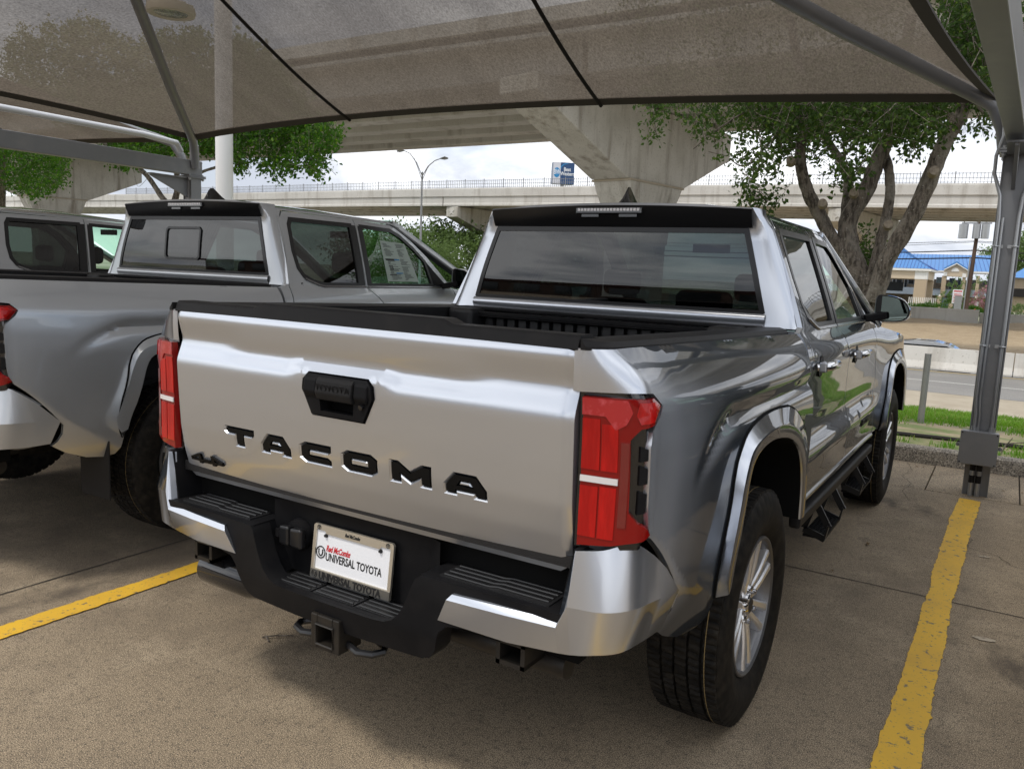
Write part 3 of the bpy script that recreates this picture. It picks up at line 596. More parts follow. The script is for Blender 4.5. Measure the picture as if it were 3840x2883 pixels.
# two-sided pylon sign
sg_ = empty('hotel_sign', (-71.2, 130, -.9), label='blue and white rectangular Best Western pylon sign rising behind the highway bridge', category='sign')
A_ = at(2077, 599, 128.6); B_ = at(2155, 620, 131.2); A2 = at(2075, 688, 128.6); B2 = at(2154, 693, 131.2)
zt_ = (A_.z+B_.z)/2; zb_2 = (A2.z+B2.z)/2; dirx = (Vector((B_.x, B_.y, 0))-Vector((A_.x, A_.y, 0))); Wd = dirx.length; dirx.normalize(); nrm = Vector((dirx.y, -dirx.x, 0))
if nrm.y > 0: nrm = -nrm
def sgp(u, w, z): p = Vector((A_.x, A_.y, 0))+dirx*u+nrm*w; return (p.x-sg_.location.x, p.y-sg_.location.y, z+.9)
def sbox(u0, u1, w0, w1, z0, z1, name, m, par=sg_):
    b = MB(); b.add([sgp(u, w, z) for u in (u0, u1) for w in (w0, w1) for z in (z0, z1)], [(0, 1, 3, 2), (4, 6, 7, 5), (0, 4, 5, 1), (2, 3, 7, 6), (0, 2, 6, 4), (1, 5, 7, 3)]); return fixn(b.build(name, m, par))
M['sign_navy'] = mat('navy_sign_face', (.012, .055, .16), .4); M['sign_blue'] = mat('bright_blue_sign_face', (.01, .22, .50), .4); M['sign_grey'] = mat('grey_sign_face', (.62, .62, .68), .4); M['sign_side'] = mat('sign_side', (.17, .20, .27), .5)
sbox(-.0, Wd, -1.7, -.04, zb_2, zt_, 'sign_box', M['sign_side']); sbox(.0, Wd*.34, -.04, 0, zb_2, zt_, 'sign_panel', M['sign_grey']); nv = sbox(Wd*.345, Wd, -.04, 0, zb_2, zt_, 'sign_panel', M['sign_navy'])
H_ = zt_-zb_2; b = MB(); rr_ = Wd*.155; cu, cz = Wd*.17, zb_2+H_*.52; pts = [(cu+rr_*math.cos(t), cz+rr_*1.45*math.sin(t)) for t in np.linspace(0, 2*math.pi, 28)[:-1]]
b.prism(pts, lambda p, d: sgp(p[0], d, p[1]), .0, .02); fixn(b.build('sign_roundel', M['sign_blue'], sg_))
b = MB(); arc = [(Wd*.345, zb_2+H_*.66), (Wd*.40, zb_2+H_*.80), (Wd*.52, zb_2+H_*.90), (Wd*.72, zb_2+H_*.945), (Wd*.55, zb_2+H_*.955), (Wd*.44, zb_2+H_*.90), (Wd*.345, zb_2+H_*.80)]; b.prism(arc, lambda p, d: sgp(p[0], d, p[1]), .0, .015); fixn(b.build('sign_swoosh', M['sign_blue'], sg_))
for s, sz, u, z in (('BW', 1.25, .17, .44), ('Best', .95, .66, .60), ('Western', .95, .675, .40)):
    text('sign_lettering', s, sz, M['white'], sg_, lambda x, y, zz: sgp(Wd*u+x*(.62 if s == 'BW' else .78), .03+max(zz, 0), zb_2+H_*z+y), .01, bold=.02)
b = MB(); b.cyl((sgp(Wd/2, -.9, 0)[0], sgp(Wd/2, -.9, 0)[1], 0), (sgp(Wd/2, -.9, 0)[0], sgp(Wd/2, -.9, 0)[1], zb_2+1), .35, 14); b.build('sign_pole', M['steel'], sg_, 40)
wp = at(843, 730, 9); b = MB(); b.cyl((wp.x, 9, -.3), (wp.x-.02, 9, 9.5), .165, 24); b.build('white_mast', mat('white_painted_mast', (.72, .72, .72), .5), None, 40, label='thick white round mast rising behind the canopy and the middle truck', category='pole')

# ---------------------------------------------------------------- motel
mo = empty('motel', (-5, 122, -.9), label='two-storey motel in tan brick with blue metal roofs across the road', category='motel')
M['brick'] = mat('tan_brick', (.46, .37, .26), .9, noise=[(40, 3, .45, .6, (.34, .26, .18))]); M['stucco'] = mat('tan_stucco', (.52, .43, .32), .9); M['blue_roof'] = mat('blue_metal_roof', (.055, .20, .47), .4, .2); M['blue_seam'] = mat('roof_seam', (.02, .07, .26), .5); M['white_trim'] = mat('white_trim', (.72, .71, .68), .6)
M['brick_shade'] = M['brick']; M['dark_glass'] = mat('dark_window', (.03, .035, .04), .1, coat=.5); M['door_blue'] = mat('slate_door', (.07, .095, .13), .5)
mq = lambda px, py, y=120.: at(3350+px*.2408, 850+py*.2408, y)
def face(name, pts, m, y=120., th=.3, par=mo):
    P0 = [mq(px, py, y) for px, py in pts]; b = MB(); n = len(P0)
    V = [(p.x-mo.location.x, p.y-mo.location.y, p.z-mo.location.z) for p in P0]; V += [(x, yy+th, z) for x, yy, z in V]
    b.add(V, [tuple(range(n)), tuple(range(2*n-1, n-1, -1))]+[(i, i+n, (i+1) % n+n, (i+1) % n) for i in range(n)]); return fixn(b.build(name, m, par))
def rect(name, x0, y0, x1, y1, m, y=120., th=.3, par=mo):
    a = mq(x0, y0, y); b_ = mq(x1, y1, y); z0 = b_.z; z1 = a.z; q = MB(); q.box(a.x-mo.location.x, mq(x1, y0, y).x-mo.location.x, y-mo.location.y, y-mo.location.y+th, z0-mo.location.z, z1-mo.location.z); return q.build(name, m, par)
wall = rect('wall', -1500, 740, 1560, 1290, M['brick'], 126, 6)
for k in range(9): w_ = rect('window', -1250+k*185, 800, -1150+k*185, 900, M['white_trim'], 125.9, .1); rect('pane', -1240+k*185, 808, -1160+k*185, 895, M['dark_glass'], 125.8, .08, w_)
for k in range(9): w_ = rect('door', -1120+k*185, 800, -1070+k*185, 965, M['white_trim'], 125.9, .1); rect('pane', -1112+k*185, 808, -1078+k*185, 962, M['dark_glass'], 125.8, .08, w_)
# main roof as real slopes with standing seams
def slope(name, a, b_, c_, d_, nseam, par=mo):
    V = [Vector(p)-mo.location for p in (a, b_, c_, d_)]; q = MB(); q.add(V, [(0, 1, 2, 3)]); o = q.build(name, M['blue_roof'], par)
    for i in range(1, nseam):
        t = i/nseam; s_ = MB(); s_.beam(V[0].lerp(V[1], t), V[3].lerp(V[2], t), .05, .07); s_.build('roof_seam', M['blue_seam'], o)
eL, eR = mq(430, 735, 122), mq(1650, 800, 122); rL, rR = mq(300, 455, 129), mq(1500, 512, 129)
slope('roof', (eL.x-6, 121.5, 4.15), (eR.x, 121.5, 4.15), (eR.x-1.2, 129, 6.6), (eL.x-6, 129, 6.6), 30)
q = MB(); q.box(eL.x-6+5, eR.x+5, -.6, -.45, 4.85, 5.08); q.build('eave_trim', M['white_trim'], mo)
q = MB(); q.box(eL.x-6+5, eR.x+5, 7.1, 7.2, 4.9, 7.45); q.build('wall', M['stucco'], mo)
# gable bay
bay = face('gable_wall', [(792, 655), (990, 565), (1175, 680), (1175, 790), (790, 770)], M['stucco'], 119.6, 2.5)
rfg = face('gable_roof', [(785, 645), (992, 540), (1190, 668), (1180, 690), (990, 572), (792, 662)], M['blue_roof'], 119.3, 6)
gt = face('gable_trim', [(790, 662), (990, 566), (1180, 684), (1172, 694), (990, 582), (795, 676)], M['white_trim'], 119.25, .1)
lun = [(965+60*math.cos(t), 700-58*math.sin(t)) for t in np.linspace(0, math.pi, 14)]; face('lunette', lun, M['white_trim'], 119.5, .1, bay)
for (x0, x1) in ((760, 840), (1080, 1140), (1300, 1360)):
    cshift = 0
    rect('brick_column', x0-0, 765, x1-10, 1095, M['brick'], 119.7, .8)
for (x0, y0, x1, y1) in ((785, 708, 842, 768), (1078, 728, 1140, 792)): rect('column_head', x0, y0, x1, y1, M['white_trim'], 119.55, .5)
for (x0, y0, x1, y1, mm) in ((672, 785, 775, 880, 'white_trim'), (875, 800, 965, 975, 'white_trim'), (1005, 805, 1060, 975, 'white_trim'), (1200, 825, 1310, 915, 'dark_glass'), (1400, 840, 1520, 938, 'dark_glass'), (850, 1040, 940, 1120, 'white_trim'), (1560, 850, 1640, 940, 'dark_glass')):
    w_ = rect('window' if mm == 'dark_glass' or x0 == 672 else 'door', x0, y0, x1, y1, M['white_trim'], 125.9, .1)
    rect('pane', x0+8, y0+8, x1-8, y1-3, M['dark_glass'] if mm == 'dark_glass' else (mat('green_pane', (.30, .36, .33), .3) if x0 == 672 else M['door_blue']), 125.8, .08, w_)
bal = rect('balcony', -1400, 975, 1640, 1003, mat('balcony_slab', (.30, .36, .44), .6), 121.0, 5)
b = MB()
for px in np.arange(590, 1560, 11):
    a = mq(px, 890, 120.9); b.box(a.x+4.985, a.x+5.015, -1.1, -1.07, mq(px, 975, 120.9).z+.9, a.z+.9)
b.build('balcony_railing', M['cord'], mo, kind='stuff')
# porte-cochere: hip roof on brick piers
pc_ = empty('entrance_canopy', (-10, 112, -.9), label='motel drive-through entrance with blue hip roof on tan brick piers', category='canopy')
def prect(name, x0, y0, x1, y1, m, y, th):
    a = mq(x0, y0, y); q = MB(); q.box(a.x+10, mq(x1, y0, y).x+10, y-112, y-112+th, mq(x1, y1, y).z+.9, a.z+.9); return q.build(name, m, pc_)
ev = mq(640, 690, 112); evl = mq(-700, 640, 112); zc_ = mq(440, 655, 108).z; x0_, x1_ = evl.x, ev.x; y0_, y1_ = 107.5, 118.5; ap0 = (x0_+6, 113, zc_+2.85); ap1 = (x1_-5.0, 113, zc_+2.85)
def pslope(pts, ns):
    V = [Vector(p)-pc_.location for p in pts]; q = MB(); q.add(V, [tuple(range(len(V)))]); o = q.build('roof_slope', M['blue_roof'], pc_)
    for i in range(1, ns):
        t = i/ns; e0 = V[0].lerp(V[1], t); top = V[3].lerp(V[2], t) if len(V) == 4 else V[2]
        s_ = MB(); 
        if len(V) == 4: s_.beam(V[0].lerp(V[1], t), Vector((min(max(e0.x, V[3].x), V[2].x), 0, 0))+Vector((0, V[3].y, V[3].z)) if V[3].x <= e0.x <= V[2].x else V[3].lerp(V[0], 1-(e0.x-V[0].x)/(V[3].x-V[0].x)) if e0.x < V[3].x else V[2].lerp(V[1], (e0.x-V[2].x)/(V[1].x-V[2].x)), .05, .07)
        else: k_ = min(t, 1-t)*2; s_.beam(e0, V[0].lerp(V[2], t*1) if t < .5 else V[1].lerp(V[2], (1-t)*1), .05, .07)
        s_.build('roof_seam', M['blue_seam'], o)
pslope([(x0_, y0_, zc_), (x1_, y0_, zc_), ap1, ap0], 26); pslope([(x1_, y0_, zc_), (x1_, y1_, zc_), ap1], 10); pslope([(x1_, y1_, zc_), (x0_, y1_, zc_), ap0, ap1], 1); pslope([(x0_, y1_, zc_), (x0_, y0_, zc_), ap0], 1)
q = MB(); q.box(x0_+10, x1_+10, y0_-112, y1_-112, zc_+.9-.28, zc_+.9-.02); q.build('eave_trim', M['white_trim'], pc_)
q = MB(); q.box(x0_+10.3, x1_+9.6, y0_-111.7, y1_-112.3, zc_+.9-1.25, zc_+.9-.28); q.build('fascia_wall', M['stucco'], pc_)
for (xx, yy) in ((x1_-.4, y0_+.3), (x0_+1, y0_+.3), (x1_-.4, y1_-1.6), (x0_+1, y1_-1.6)):
    q = MB(); q.box(xx+10-1.3, xx+10, yy-112, yy-112+1.3, 0, zc_+.9-1.25); q.build('brick_pier', M['brick'], pc_)
    q = MB(); q.box(xx+10-1.34, xx+10.02, yy-112-.03, yy-112+1.33, zc_+.9-1.28, zc_+.9-.3); q.build('pier_head', M['white_trim'], pc_)
q = MB(); q.box(x0_+10, x1_+6, 6.0, 6.2, 2.1, 3.3); q.build('balcony_screen', mat('dark_blue_screen', (.03, .04, .06), .6), pc_)
# right-hand wing
w2 = empty('motel_wing', (4, 124, -.9), label='separate end wing of the motel with blue roof at the right frame edge', category='motel wing')
q = MB(); a = mq(1870, 800, 124); q.box(a.x-4, a.x+8, 0, 8, 0, 4.6); q.build('wall', M['brick'], w2)
q = MB(); V = [(a.x-4.6, -.7, 4.5), (a.x+9, -.7, 4.5), (a.x+9, 4, 6.6), (a.x-2, 4, 6.6)]; q.add(V, [(0, 1, 2, 3)]); q.add([(a.x-4.6, -.7, 4.5), (a.x-2, 4, 6.6), (a.x-4.6, 8, 4.5)], [(0, 1, 2)]); q.build('roof', M['blue_roof'], w2)
q = MB(); q.box(a.x-4, a.x+8, -.6, -.4, 2.0, 3.1); q.build('balcony_rail', M['cord'], w2)
# yard things in front of the motel
def small(name, px, py, y, label, cat, fn, grp=None):
    c = mq(px, py, y); t = empty(name, (c.x, y, -.9), label=label, category=cat); 
    if grp: t['group'] = grp
    fn(t); return t
def bush(w, h, m, seed):
    def f(t):
        rs = np.random.RandomState(seed); sp = []
        for _ in range(150):
            d = rs.randn(3); d[2] = abs(d[2]); d /= np.linalg.norm(d); r = rs.uniform(.75, 1.0); sp.append((d[0]*w/2*r, d[1]*w/2*r, d[2]*h*r, 1))
        leaves('foliage', sp, M[m], t, 20, .13, .14, seed, False)
        trunk_mesh('stem', [[(0, 0, -.3, .05), (0, 0, h*.5, .03)]], M['bark'], t)
    return f
small('clipped_shrub', 385, 1255, 92, 'low rounded clipped green shrub, left one above the slope wall', 'shrub', bush(4.2, 1.0, 'leaf_light', 51))
small('clipped_shrub', 570, 1265, 92, 'low rounded clipped green shrub, right one above the slope wall', 'shrub', bush(4.0, 1.15, 'leaf_light', 52))
small('clipped_shrub', 1240, 1320, 90, 'small green shrub beside the traffic cone', 'shrub', bush(2.6, 1.1, 'leaf_light', 53))
small('crepe_myrtle', 1110, 1260, 100, 'tall dark green crepe myrtle left of the utility pole', 'tree', bush(6.5, 4.6, 'leaf_far', 54))
small('crepe_myrtle', 1000, 1260, 99, 'leafy green bush behind the red lettered sign', 'bush', bush(3.2, 2.8, 'leaf_light', 55))
M['blossom'] = leafmat('pink_blossom', (.45, .20, .28), (.12, .15, .06), (.55, .30, .38), .3, 4)
small('flowering_shrub', 1430, 1300, 95, 'pink flowering crepe myrtle beside the canopy post', 'shrub', bush(3.4, 3.2, 'blossom', 56))
small('flowering_shrub', 1990, 1320, 95, 'brownish round shrub at the right frame edge', 'shrub', bush(3.2, 1.4, 'leaf_far', 57))
def gatewall(t):
    for i, x in enumerate((0, 1.25, 2.5, 3.7)):
        if i < 4: q = MB(); q.box(x-.2, x+.2, -.2, .2, 0, 1.75); pi_ = q.build('brick_pillar', M['brick'], t); q = MB(); q.cyl((x, 0, 1.75), (x, 0, 1.95), .10, 8); q.build('lantern', M['white_trim'], pi_)
    for x in (.62, 1.87): q = MB(); q.box(x-.33, x+.33, -.03, .03, .35, 1.6); q.build('gate_panel', M['door_blue'], t)
    for i in range(16): q = MB(); q.box(-3.2+i*.2, -3.12+i*.2, -.03, .03, .35, 1.5); q.build('picket', M['white_trim'], t)
small('gate_wall', 700, 1260, 104, 'tan pillared garden wall with dark gate panels in front of the motel', 'gate', gatewall)
def dumpster(t):
    q = MB(); q.box(-1.6, 1.6, 0, .1, 0, 1.75); q.build('board_panel', mat('brown_boards', (.10, .045, .025), .8), t); q = MB(); q.box(-.3, .15, -.03, 0, .9, 1.4); q.build('notice', M['white'], t)
small('board_enclosure', 1300, 1300, 100, 'brown board enclosure with a white notice right of the utility pole', 'enclosure', dumpster)
def cone(t): q = MB(); q.lathe([(0, .19), (.25, .12), (.5, .05), (.7, .02)], 14, Matrix.Rotation(R(-90), 4, 'Y')); q.build('cone_body', mat('orange_plastic', (.7, .12, .03), .5), t); q = MB(); q.box(-.22, .22, -.22, .22, 0, .04); q.build('base', M['cord'], t); q = MB(); q.lathe([(.28, .125), (.45, .07)], 14, Matrix.Rotation(R(-90), 4, 'Y')); q.build('reflective_band', M['white'], t)
cn = small('traffic_cone', 1265, 1325, 85, 'small orange and white traffic cone near the utility pole', 'traffic cone', cone); cn.scale = (1.25, 1.25, 1.25)
def nsign(t):
    q = MB(); q.cyl((0, 0, -.2), (0, 0, 2.4), .04, 8); q.build('post', M['steel_light'], t); q = MB(); q.box(-.42, .42, -.05, -.03, 1.25, 2.55); pl = q.build('sign_plate', M['white'], t)
    for i, (z, h) in enumerate(((2.33, .12), (2.12, .05), (2.0, .05), (1.88, .05), (1.72, .08), (1.55, .05), (1.42, .05))): q = MB(); q.box(-.34+.03*(i % 3), .34-.04*(i % 2), -.056, -.05, z, z+h); q.build('lettering_line', M['ink_red'], pl)
small('notice_sign', 975, 1290, 84, 'white tow-away notice sign with red lettering on a thin post', 'sign', nsign)
def upole(t):
    q = MB(); top = mq(1305, -30, 84).z+.9; q.tube([(0, 0, 0), (.12, 0, 4), (.30, 0, top+3)], [.21, .18, .13], 12); q.build('pole', mat('tarred_wood', (.075, .042, .03), .9, noise=[((4, (1, 1, .1)), 6, .4, .7, (.12, .08, .06))]), t, 40)
    zt = mq(1210, 60, 84).z+.9
    for dx in (-1.0, .05, .75): q = MB(); q.cyl((.1+dx, -.35, zt-.75), (.1+dx, -.35, zt+.55), .40 if dx < 0 else .33, 16); cnn = q.build('transformer', M['steel_light'], t, 40); q = MB(); q.cyl((.1+dx, -.35, zt+.55), (.1+dx, -.35, zt+.85), .06, 8); q.build('bushing', M['steel'], cnn)
    q = MB(); q.box(-1.1, 1.3, -.06, .06, zt+.6, zt+.72); q.build('crossarm', M['steel'], t)
    q = MB(); q.box(-.95, -.35, -.5, -.2, 0, 2.0); q.build('meter_cabinet', M['steel_light'], t)
    q = MB(); q.tube([(-.16, -.15, .1), (-.1, -.15, 5.5)], .06, 8); q.build('conduit', M['steel_light'], t)
up_ = small('utility_pole', 1120, 1300, 84, 'brown wooden utility pole carrying grey transformers beyond the road', 'utility pole', upole)
def wire(p0, p1, sag, r, label, grp='overhead wires'):
    b = MB(); p0, p1 = Vector(p0), Vector(p1); b.tube([p0.lerp(p1, t)-Vector((0, 0, sag*4*t*(1-t))) for t in np.linspace(0, 1, 24)], r, 4, False); b.build('overhead_wire', M['cord'], None, label=label, category='wire', group=grp)
for (za, zb_, dz, r, lb) in ((225, 60, .5, .025, 'thin dark overhead wire running from the utility pole'), (370, 350, .6, .05, 'thick dark overhead cable, upper one under the transformers'), (485, 480, .5, .06, 'thick dark overhead cable, lowest on the utility pole'), (240, 380, .8, .02, 'thin dark overhead wire sloping down to the left')):
    p = mq(1265, za, 84); wire(p, (p.x-45, 84+8, p.z-.0), dz, r, lb+', left side'); wire(p, (p.x+45, 84-8, p.z-.2), dz, r, lb+', right side')

# ---------------------------------------------------------------- shade canopies
def fabric():
    m = bpy.data.materials.new('shade_fabric'); m.use_nodes = True; t = m.node_tree; t.nodes.clear(); nn = t.nodes.new; L = t.links.new
    o = nn('ShaderNodeOutputMaterial'); d = nn('ShaderNodeBsdfDiffuse'); tl_ = nn('ShaderNodeBsdfTranslucent'); tp = nn('ShaderNodeBsdfTransparent')
    g = nn('ShaderNodeTexCoord'); n = nn('ShaderNodeTexNoise'); n.inputs['Scale'].default_value = 75; n.inputs['Detail'].default_value = 4; n.inputs['Roughness'].default_value = .7
    mpn = nn('ShaderNodeMapping'); mpn.inputs['Scale'].default_value = (1, .45, 1); L(g.outputs['Object'], mpn.inputs['Vector']); L(mpn.outputs['Vector'], n.inputs['Vector'])
    n2 = nn('ShaderNodeTexNoise'); n2.inputs['Scale'].default_value = 1.1; n2.inputs['Detail'].default_value = 5; m2 = nn('ShaderNodeMapping'); m2.inputs['Scale'].default_value = (3.5, .35, 1); L(g.outputs['Object'], m2.inputs['Vector']); L(m2.outputs['Vector'], n2.inputs['Vector'])
    r = nn('ShaderNodeMapRange'); r.inputs['From Min'].default_value = .3; r.inputs['From Max'].default_value = .72; r.inputs['To Min'].default_value = .6; r.inputs['To Max'].default_value = 1.4; L(n.outputs['Fac'], r.inputs['Value'])
    r2 = nn('ShaderNodeMapRange'); r2.inputs['From Min'].default_value = .3; r2.inputs['From Max'].default_value = .7; r2.inputs['To Min'].default_value = .92; r2.inputs['To Max'].default_value = 1.1; L(n2.outputs['Fac'], r2.inputs['Value'])
    mu = nn('ShaderNodeMath'); mu.operation = 'MULTIPLY'; L(r.outputs['Result'], mu.inputs[0]); L(r2.outputs['Result'], mu.inputs[1])
    vm = nn('ShaderNodeVectorMath'); vm.operation = 'SCALE'; vm.inputs[0].default_value = (.064, .054, .043); L(mu.outputs['Value'], vm.inputs['Scale'])
    vt = nn('ShaderNodeVectorMath'); vt.operation = 'SCALE'; vt.inputs[0].default_value = (.078, .065, .052); L(mu.outputs['Value'], vt.inputs['Scale'])
    L(vm.outputs['Vector'], d.inputs['Color']); L(vt.outputs['Vector'], tl_.inputs['Color'])
    a1 = nn('ShaderNodeAddShader'); L(d.outputs['BSDF'], a1.inputs[0]); L(tl_.outputs['BSDF'], a1.inputs[1])
    m3 = nn('ShaderNodeMath'); m3.operation = 'MULTIPLY'; m3.inputs[1].default_value = FAB_T; L(mu.outputs['Value'], m3.inputs[0])
    mx = nn('ShaderNodeMixShader'); L(m3.outputs['Value'], mx.inputs['Fac']); L(a1.outputs['Shader'], mx.inputs[1]); L(tp.outputs['BSDF'], mx.inputs[2]); L(mx.outputs['Shader'], o.inputs['Surface']); return m
FAB_T = .118
M['fabric'] = fabric(); M['hem'] = mat('fabric_hem', (.05, .042, .035), .9)
def tent(cor, ridge, bows, label, seams):
    """hipped fabric roof: cor = right-front, left-front, left-back, right-back; ridge = right end, left end"""
    root = empty('shade_canopy', (0, 0, 0), label=label, category='canopy', group='fabric shade canopies over the stalls')
    r0, r1 = Vector(ridge[0]), Vector(ridge[1]); tops = [(r0, r1), (r1, r1), (r1, r0), (r0, r0)]
    for k in range(4):
        a, b_ = Vector(cor[k]), Vector(cor[(k+1) % 4]); bo = Vector(bows[k]); ta, tb = tops[k]; ns, nt = 48, 20; V = []
        def P_(s, t): e = a.lerp(b_, s)+bo*4*s*(1-s); p = e.lerp(ta.lerp(tb, s), t); return Vector((p.x, p.y, p.z-.13*math.sin(math.pi*t)*math.sin(math.pi*s)*(1-t)))
        V = [P_(i/ns, j/nt) for i in range(ns+1) for j in range(nt+1)]
        F = [(i*(nt+1)+j, (i+1)*(nt+1)+j, (i+1)*(nt+1)+j+1, i*(nt+1)+j+1) for i in range(ns) for j in range(nt)]
        pn = obj('fabric_panel', V, F, M['fabric'], root, 80)
        V = []; F = []
        for i in range(ns+1): e, d = P_(i/ns, 0), P_(i/ns, .035); V += [e-Vector((0, 0, .004)), d-Vector((0, 0, .006)), e+Vector((0, 0, .012)), d+Vector((0, 0, .010))]
        for i in range(ns): F += [(4*i, 4*i+4, 4*i+5, 4*i+1), (4*i+2, 4*i+3, 4*i+7, 4*i+6), (4*i, 4*i+2, 4*i+6, 4*i+4)]
        obj('hem', V, F, M['hem'], pn)
        ax = 0 if k in (0, 2) else 1
        for sx in seams.get(k, ()):
            tgt = P_(sx, 0)[ax]; inc = (b_-a)[ax] > 0; pts = []
            for t in np.linspace(0, .99, 18):
                lo_, hi_ = 0., 1.
                for _ in range(30):
                    m_ = (lo_+hi_)/2
                    if (P_(m_, t)[ax] < tgt) == inc: lo_ = m_
                    else: hi_ = m_
                if .01 < m_ < .99: p = P_(m_, t); pts.append((p.x, p.y, p.z-.01))
            b = MB(); b.tube(pts, .017, 6); b.build('seam', M['cord'], pn, 60)
        top = ta; d = (top-a).normalized(); pin = a+Vector((0, 0, -.035)); dn = Vector((0, 0, -.075))
        b = MB(); b.tube([pin+Vector((0, 0, -.30))-Vector((d.x, d.y, 0))*.10, pin+Vector((0, 0, -.14))-Vector((d.x, d.y, 0))*.06, pin+d*.05, pin+d*.25, a.lerp(top, .3)+dn, a.lerp(top, .65)+dn, top+dn], .052, 12); b.build('rafter', M['steel'], root, 50)
    b = MB(); b.cyl(r0+Vector((0, 0, -.08)), r1+Vector((0, 0, -.08)), .052, 12); b.build('ridge_tube', M['steel'], root, 50)
    return root
cR = (1.345, 5.07, 2.79); cL = (-7.45, 5.07, 2.955)
tent([cR, cL, (-7.60, -.95, 2.95), (1.17, -.95, 2.80)], [(-1.62, 2.1, 4.17), (-4.60, 2.1, 4.25)], [(0, -.33, .09), (.28, 0, .05), (0, .3, .05), (-.22, 0, .04)], 'large brown mesh shade canopy stretched over the two nearest trucks', {0: (.335, .665), 2: (.34, .66)})
tent([(-7.80, 5.07, 2.95), (-16.6, 5.2, 2.95), (-16.7, -.95, 2.95), (-7.95, -.95, 2.95)], [(-10.8, 2.1, 4.25), (-13.6, 2.1, 4.25)], [(0, -.33, .06), (.3, 0, .05), (0, .3, .05), (-.30, 0, .05)], 'second brown mesh shade canopy at the far left beyond the steel beam', {0: (.335, .665)})
def cpost(x, y, zb, label, boxed):
    p = empty('canopy_post', (x, y, 0), label=label, category='post', group='steel posts carrying the shade canopies')
    q = MB(); q.box(-.075, .075, -.055, .055, 0, zb); q.build('column', M['steel'], p)
    q = MB(); q.box(-.082, -.075, -.075, .075, 0, zb); q.box(.075, .082, -.075, .075, 0, zb); q.build('flange', M['steel'], p)
    q = MB(); q.box(-.11, .11, -.12, .13, zb, zb+.014); q.box(-.11, .11, -.12, .13, zb+.018, zb+.032); pl = q.build('cap_plate', M['steel'], p)
    for dx in (-.08, .08):
        for dy in (-.095, .10): q = MB(); q.cyl((dx, dy, zb-.03), (dx, dy, zb+.05), .011, 8); q.cyl((dx, dy, zb-.022), (dx, dy, zb-.002), .020, 6); q.build('bolt', M['steel_light'], pl)
    q = MB(); q.prism([(-.075, zb), (-.6, zb), (-.6, zb-.03), (-.075, zb-.25)], lambda a, d: (d, a[0], a[1]), -.012, .012); q.box(-.06, .06, -.62, -.05, zb-.012, zb); q.build('gusset', M['steel'], p)
    return p
pr_ = cpost(1.485, 5.10, 2.44, 'grey steel canopy post with conduits and a junction box, right of the silver truck', True)
# wiring on the right-hand post
q = MB(); q.box(-.125, .105, -.185, -.078, .255, .485); jb_ = bevel(q.build('junction_box', M['steel'], pr_), .004)
q = MB(); q.box(-.130, .110, -.192, -.185, .25, .49); ld = bevel(q.build('box_lid', M['steel'], jb_), .003)
for dx in (-.118, .098):
    for z in (.262, .478): q = MB(); q.cyl((dx, -.192, z), (dx, -.196, z), .005, 8); q.build('screw', M['cord'], ld)
for dx, dz in ((-.142, .37), (.122, .37)): q = MB(); q.cyl((dx, -.10, dz), (dx, -.085, dz), .014, 12); q.build('mounting_lug', M['steel'], jb_, 40)
for dx in (-.030, .012):
    q = MB(); q.cyl((dx, -.09, 0), (dx, -.09, .26), .017, 12); cd = q.build('conduit', M['steel_light'], pr_, 40)
    q = MB(); q.cyl((dx, -.09, .10), (dx, -.09, .155), .0185, 12); q.build('tape_wrap', M['cord'], cd, 40); q = MB(); q.cyl((dx, -.09, .19), (dx, -.09, .25), .0185, 12); q.build('tape_wrap', M['cord'], cd, 40)
for dx, side_ in ((-.062, -1), (.055, 1)):
    pts = [(dx+.01*(side_ < 0), -.088, .485), (dx+.01*(side_ < 0), -.088, .60), (dx, -.088, .72), (dx, -.088, 2.0), (dx+side_*.01, -.088, 2.15), (dx+side_*.06, -.095, 2.30), (dx+side_*.062, -.10, 2.42), (dx+side_*.03, -.11, 2.55), (-.10, -.10, 2.72)]
    q = MB(); q.tube(pts, .0125, 10); cd = q.build('conduit', M['steel_light'], pr_, 50)
    q = MB(); q.cyl((dx+.01*(side_ < 0), -.088, .485), (dx+.01*(side_ < 0), -.088, .515), .021, 12); q.build('conduit_fitting', M['steel_light'], cd, 40)
    if side_ < 0: q = MB(); q.tube([(p[0]+.024, p[1], p[2]) for p in pts[:4]], .0105, 8); q.build('conduit', M['steel_light'], pr_, 50)
    for z in (1.10, 1.80): q = MB(); q.box(dx-.02, dx+.045*(-side_)+(.0), -.080, -.073, z-.012, z+.012); q.tube([(dx-.018, -.08, z), (dx-.016, -.1, z), (dx, -.106, z), (dx+.016, -.1, z), (dx+.018, -.08, z)], .006, 6); q.build('pipe_clamp', M['steel_light'], cd)
pl_ = cpost(-7.63, 5.17, 2.50, 'grey steel canopy post standing behind the middle truck', False)
def cbeam(x1, y1, x0, y0, zb, h, w, label):
    b = MB(); b.beam((x1, y1, zb+h/2), (x0, y0, zb+h/2), w, h); o = b.build('canopy_beam', M['steel'], None, label=label, category='beam', group='steel beams carrying the shade canopies'); bevel(o, .006); return o
cbeam(1.487, 5.22, 1.487-.0285*6.2, -1.0, 2.475, .20, .115, 'grey steel canopy beam overhead on the right, running back from the post')
cbeam(-7.60, 5.26, -7.60-.0, -1.0, 2.535, .185, .12, 'grey steel canopy beam over the two left trucks')
